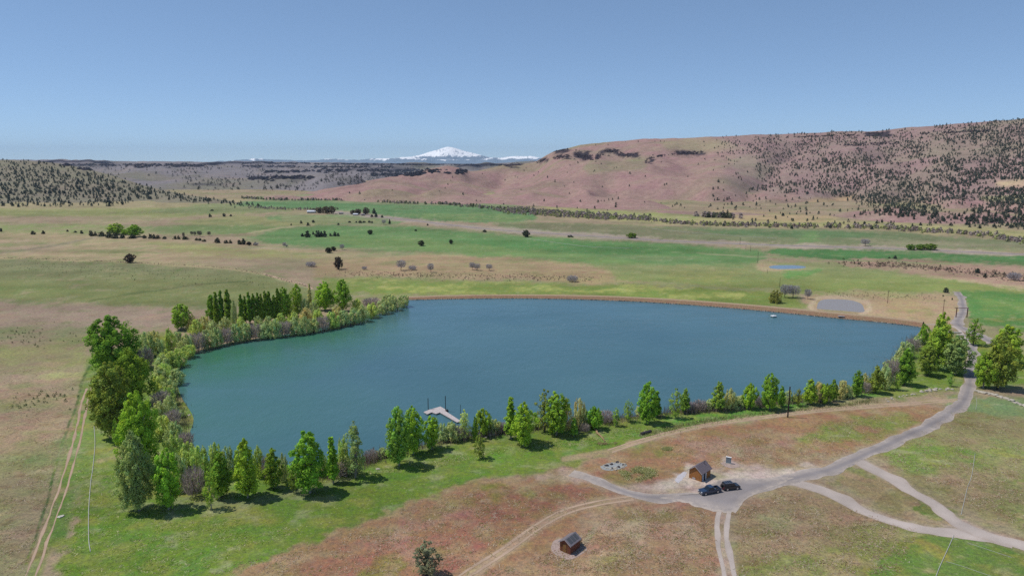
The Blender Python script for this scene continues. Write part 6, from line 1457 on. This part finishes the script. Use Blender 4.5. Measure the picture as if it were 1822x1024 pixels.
def rockrow(L, n, r0, r1, label, group, mat=M_ROCK, sp=0.5):
    P = spline([tuple(gp(*q)) for q in L], 8); s = np.concatenate([[0], np.cumsum(np.linalg.norm(np.diff(P, axis=0), axis=1))])
    for i in range(n):
        u = (i + rr.uniform(0, 1)) / n * s[-1]; q = Vector([np.interp(u, s, P[:, k]) for k in range(3)]) + Vector((rr.gauss(0, sp), rr.gauss(0, sp), 0))
        rock(rr, rr.uniform(r0, r1), mat, 'boulder', q, label, group)
rockrow([(1735, 694), (1750, 699), (1770, 703), (1790, 709), (1810, 717), (1826, 724)], 34, 0.3, 0.75, 'pale boulder in the row right of the road below the large trees', 'boulders right of the road')
rockrow([(1638, 698), (1656, 694), (1676, 692.5), (1699, 693)], 18, 0.3, 0.7, 'pale boulder in the row left of the road along the lawn corner', 'boulders left of the road')
rockrow([(1575, 713), (1600, 706), (1630, 699)], 14, 0.2, 0.42, 'small grey stone along the ditch before the lawn corner', 'ditch stones')
rockrow([(1072, 829), (1084, 834), (1098, 833), (1112, 827), (1098, 823), (1080, 825)], 20, 0.22, 0.4, 'small grey stone on the oval gravel patch', 'stones on the oval gravel patch', M_ROCK, 0.3)
for x, y in ((1079, 828), (1089, 833), (1099, 822.5), (1109, 826.5), (1088, 825.5), (1101, 830.5)): rock(rr, rr.uniform(0.34, 0.5), M_ROCKD, 'boulder', gp(x, y), 'black charred stone on the oval gravel patch', 'charred stones on the oval gravel patch')
for x, y, r, lab in ((1053, 754, 0.6, 'white stone at the root end of the fallen log'), (872, 773, 1.4, 'broad flat grey stone on the bank right of the dock'), (673, 834, 0.5, 'pale flat stone in the grass left of the dock clump'), (108.8, 918.5, 0.55, 'white stone beside the left field track'), (863, 777, 0.6, 'small stone left of the broad flat one'), (1313, 722, 0.9, 'pale stone slab under the stout tree'), (337, 738, 0.5, 'dark stone in the shallows of the left bay')):
    rock(rr, r, M_CONC if 'white' in lab else M_ROCK, 'boulder', gp(x, y), lab, None, 0.4)
q = MB()
for k in range(46):
    a = rr.uniform(0, 6.28); x, y = rr.gauss(0, 1.5), rr.gauss(0, 0.6); q.tube([(x, y, 0.1 + rr.uniform(0, 0.3)), (x + math.cos(a) * 1.2, y + math.sin(a) * 0.7, 0.15 + rr.uniform(0, 0.6))], 0.07, 5, 0.03)
top_mesh(q, 'brush_pile', W_LOG, gp(1075, 790), 0, 'low pile of cut branches at the thin end of the fallen log', 'brush pile')
# dam outlet, spillway blocks, raft
def blk(name, x, y, d, rz, mat, label, cat, group=None, z=None):
    return top_mesh(MB().box((0, 0, d[2] / 2), d, bev=min(d) * 0.15), name, mat, gp(x, y), rz, label, cat, group)
blk('concrete_block', 1699, 592, (6.0, 1.0, 0.6), -0.1, M_CONC, 'long pale concrete slab across the spillway, farthest back', 'block', 'spillway slabs')
blk('concrete_block', 1712, 597, (4.5, 0.9, 0.6), -0.25, M_CONC, 'pale concrete slab in front of the farthest spillway slab', 'block', 'spillway slabs')
blk('concrete_block', 1716, 604, (4.2, 0.9, 0.5), -0.15, M_CONC, 'pale concrete slab closest to the road bend', 'block', 'spillway slabs')
e = empty('swim_raft', gp(1376.5, 563.5), 0.35, 'small white raft floating by itself on the lake near the dam', 'raft')
MB().box((0, 0, 0.55), (2.6, 2.2, 0.5), bev=0.08).build('deck', M_WHITE, e); MB().box((0, 0, 0.16), (2.3, 1.9, 0.3)).build('float', M_DARK, e); MB().box((0.9, 0.7, 1.05), (0.5, 0.5, 0.5), bev=0.05).build('box', M_STEEL, e)
e = empty('dam_outlet', gp(1497, 565.5), -0.25, 'dark outlet mouth with small pale platform at the foot of the dam', 'outlet')
MB().box((0, 0.4, 0.9), (3.2, 1.6, 0.22)).build('platform', M_TRIM, e); MB().tube([(0, -0.3, 0.42), (0, 1.2, 0.6)], 0.42, 12).build('pipe', M_DARK, e)
# stacked stone ends of the ditch culvert
top_mesh(MB().tube([(-2.0, 0, 0.35), (2.0, 0.3, 0.35)], 0.5, 10), 'culvert', M_ROCKD, gp(1150, 771), 0.5, 'dark culvert end where the ditch meets the track', 'culvert')
# far farm houses
def house(x, y, wpx, hpx, rz, roofm, wallm, label):
    P = gp(x, y); k = depth(P) / F; w_ = wpx * k; h = hpx * k * 0.98; e = empty('farm_house', P, rz, label, 'house', 'far farm houses')
    d_ = w_ * 0.6; MB().box((0, 0, h * 0.28), (w_, d_, h * 0.56)).build('wall', wallm, e)
    m = MB(); m.prism([(-d_ / 2 - 0.5, h * 0.56), (d_ / 2 + 0.5, h * 0.56), (0, h)], -w_ / 2 - 0.5, w_ / 2 + 0.5); r = m.build('roof', roofm, e); r.rotation_euler = (0, 0, math.pi / 2)
    for s in (-0.3, 0.05, 0.32): MB().box((s * w_, -d_ / 2 - 0.03, h * 0.3), (1.4, 0.08, 1.3)).build('window', GL.m, e)
R_W = plain('white_roof', (0.62, 0.64, 0.68), 0.5, 0.08)
house(554.5, 378.6, 14, 4.8, 0.12, R_W, M_STEEL, 'far farm house with white roof at the left of the farmyard trees')
house(633, 382.8, 8, 3.4, -0.2, R_W, M_TRIM, 'far low shed with pale roof in front of the farmyard trees')
house(646, 383.4, 6, 3.2, 0.3, R_MET, M_TRIM, 'far small grey shed right of the pale roofed one')
house(607, 380.6, 7, 3.0, 0.1, R_MET, M_STEEL, 'far grey shed between the two groups of farmyard trees')
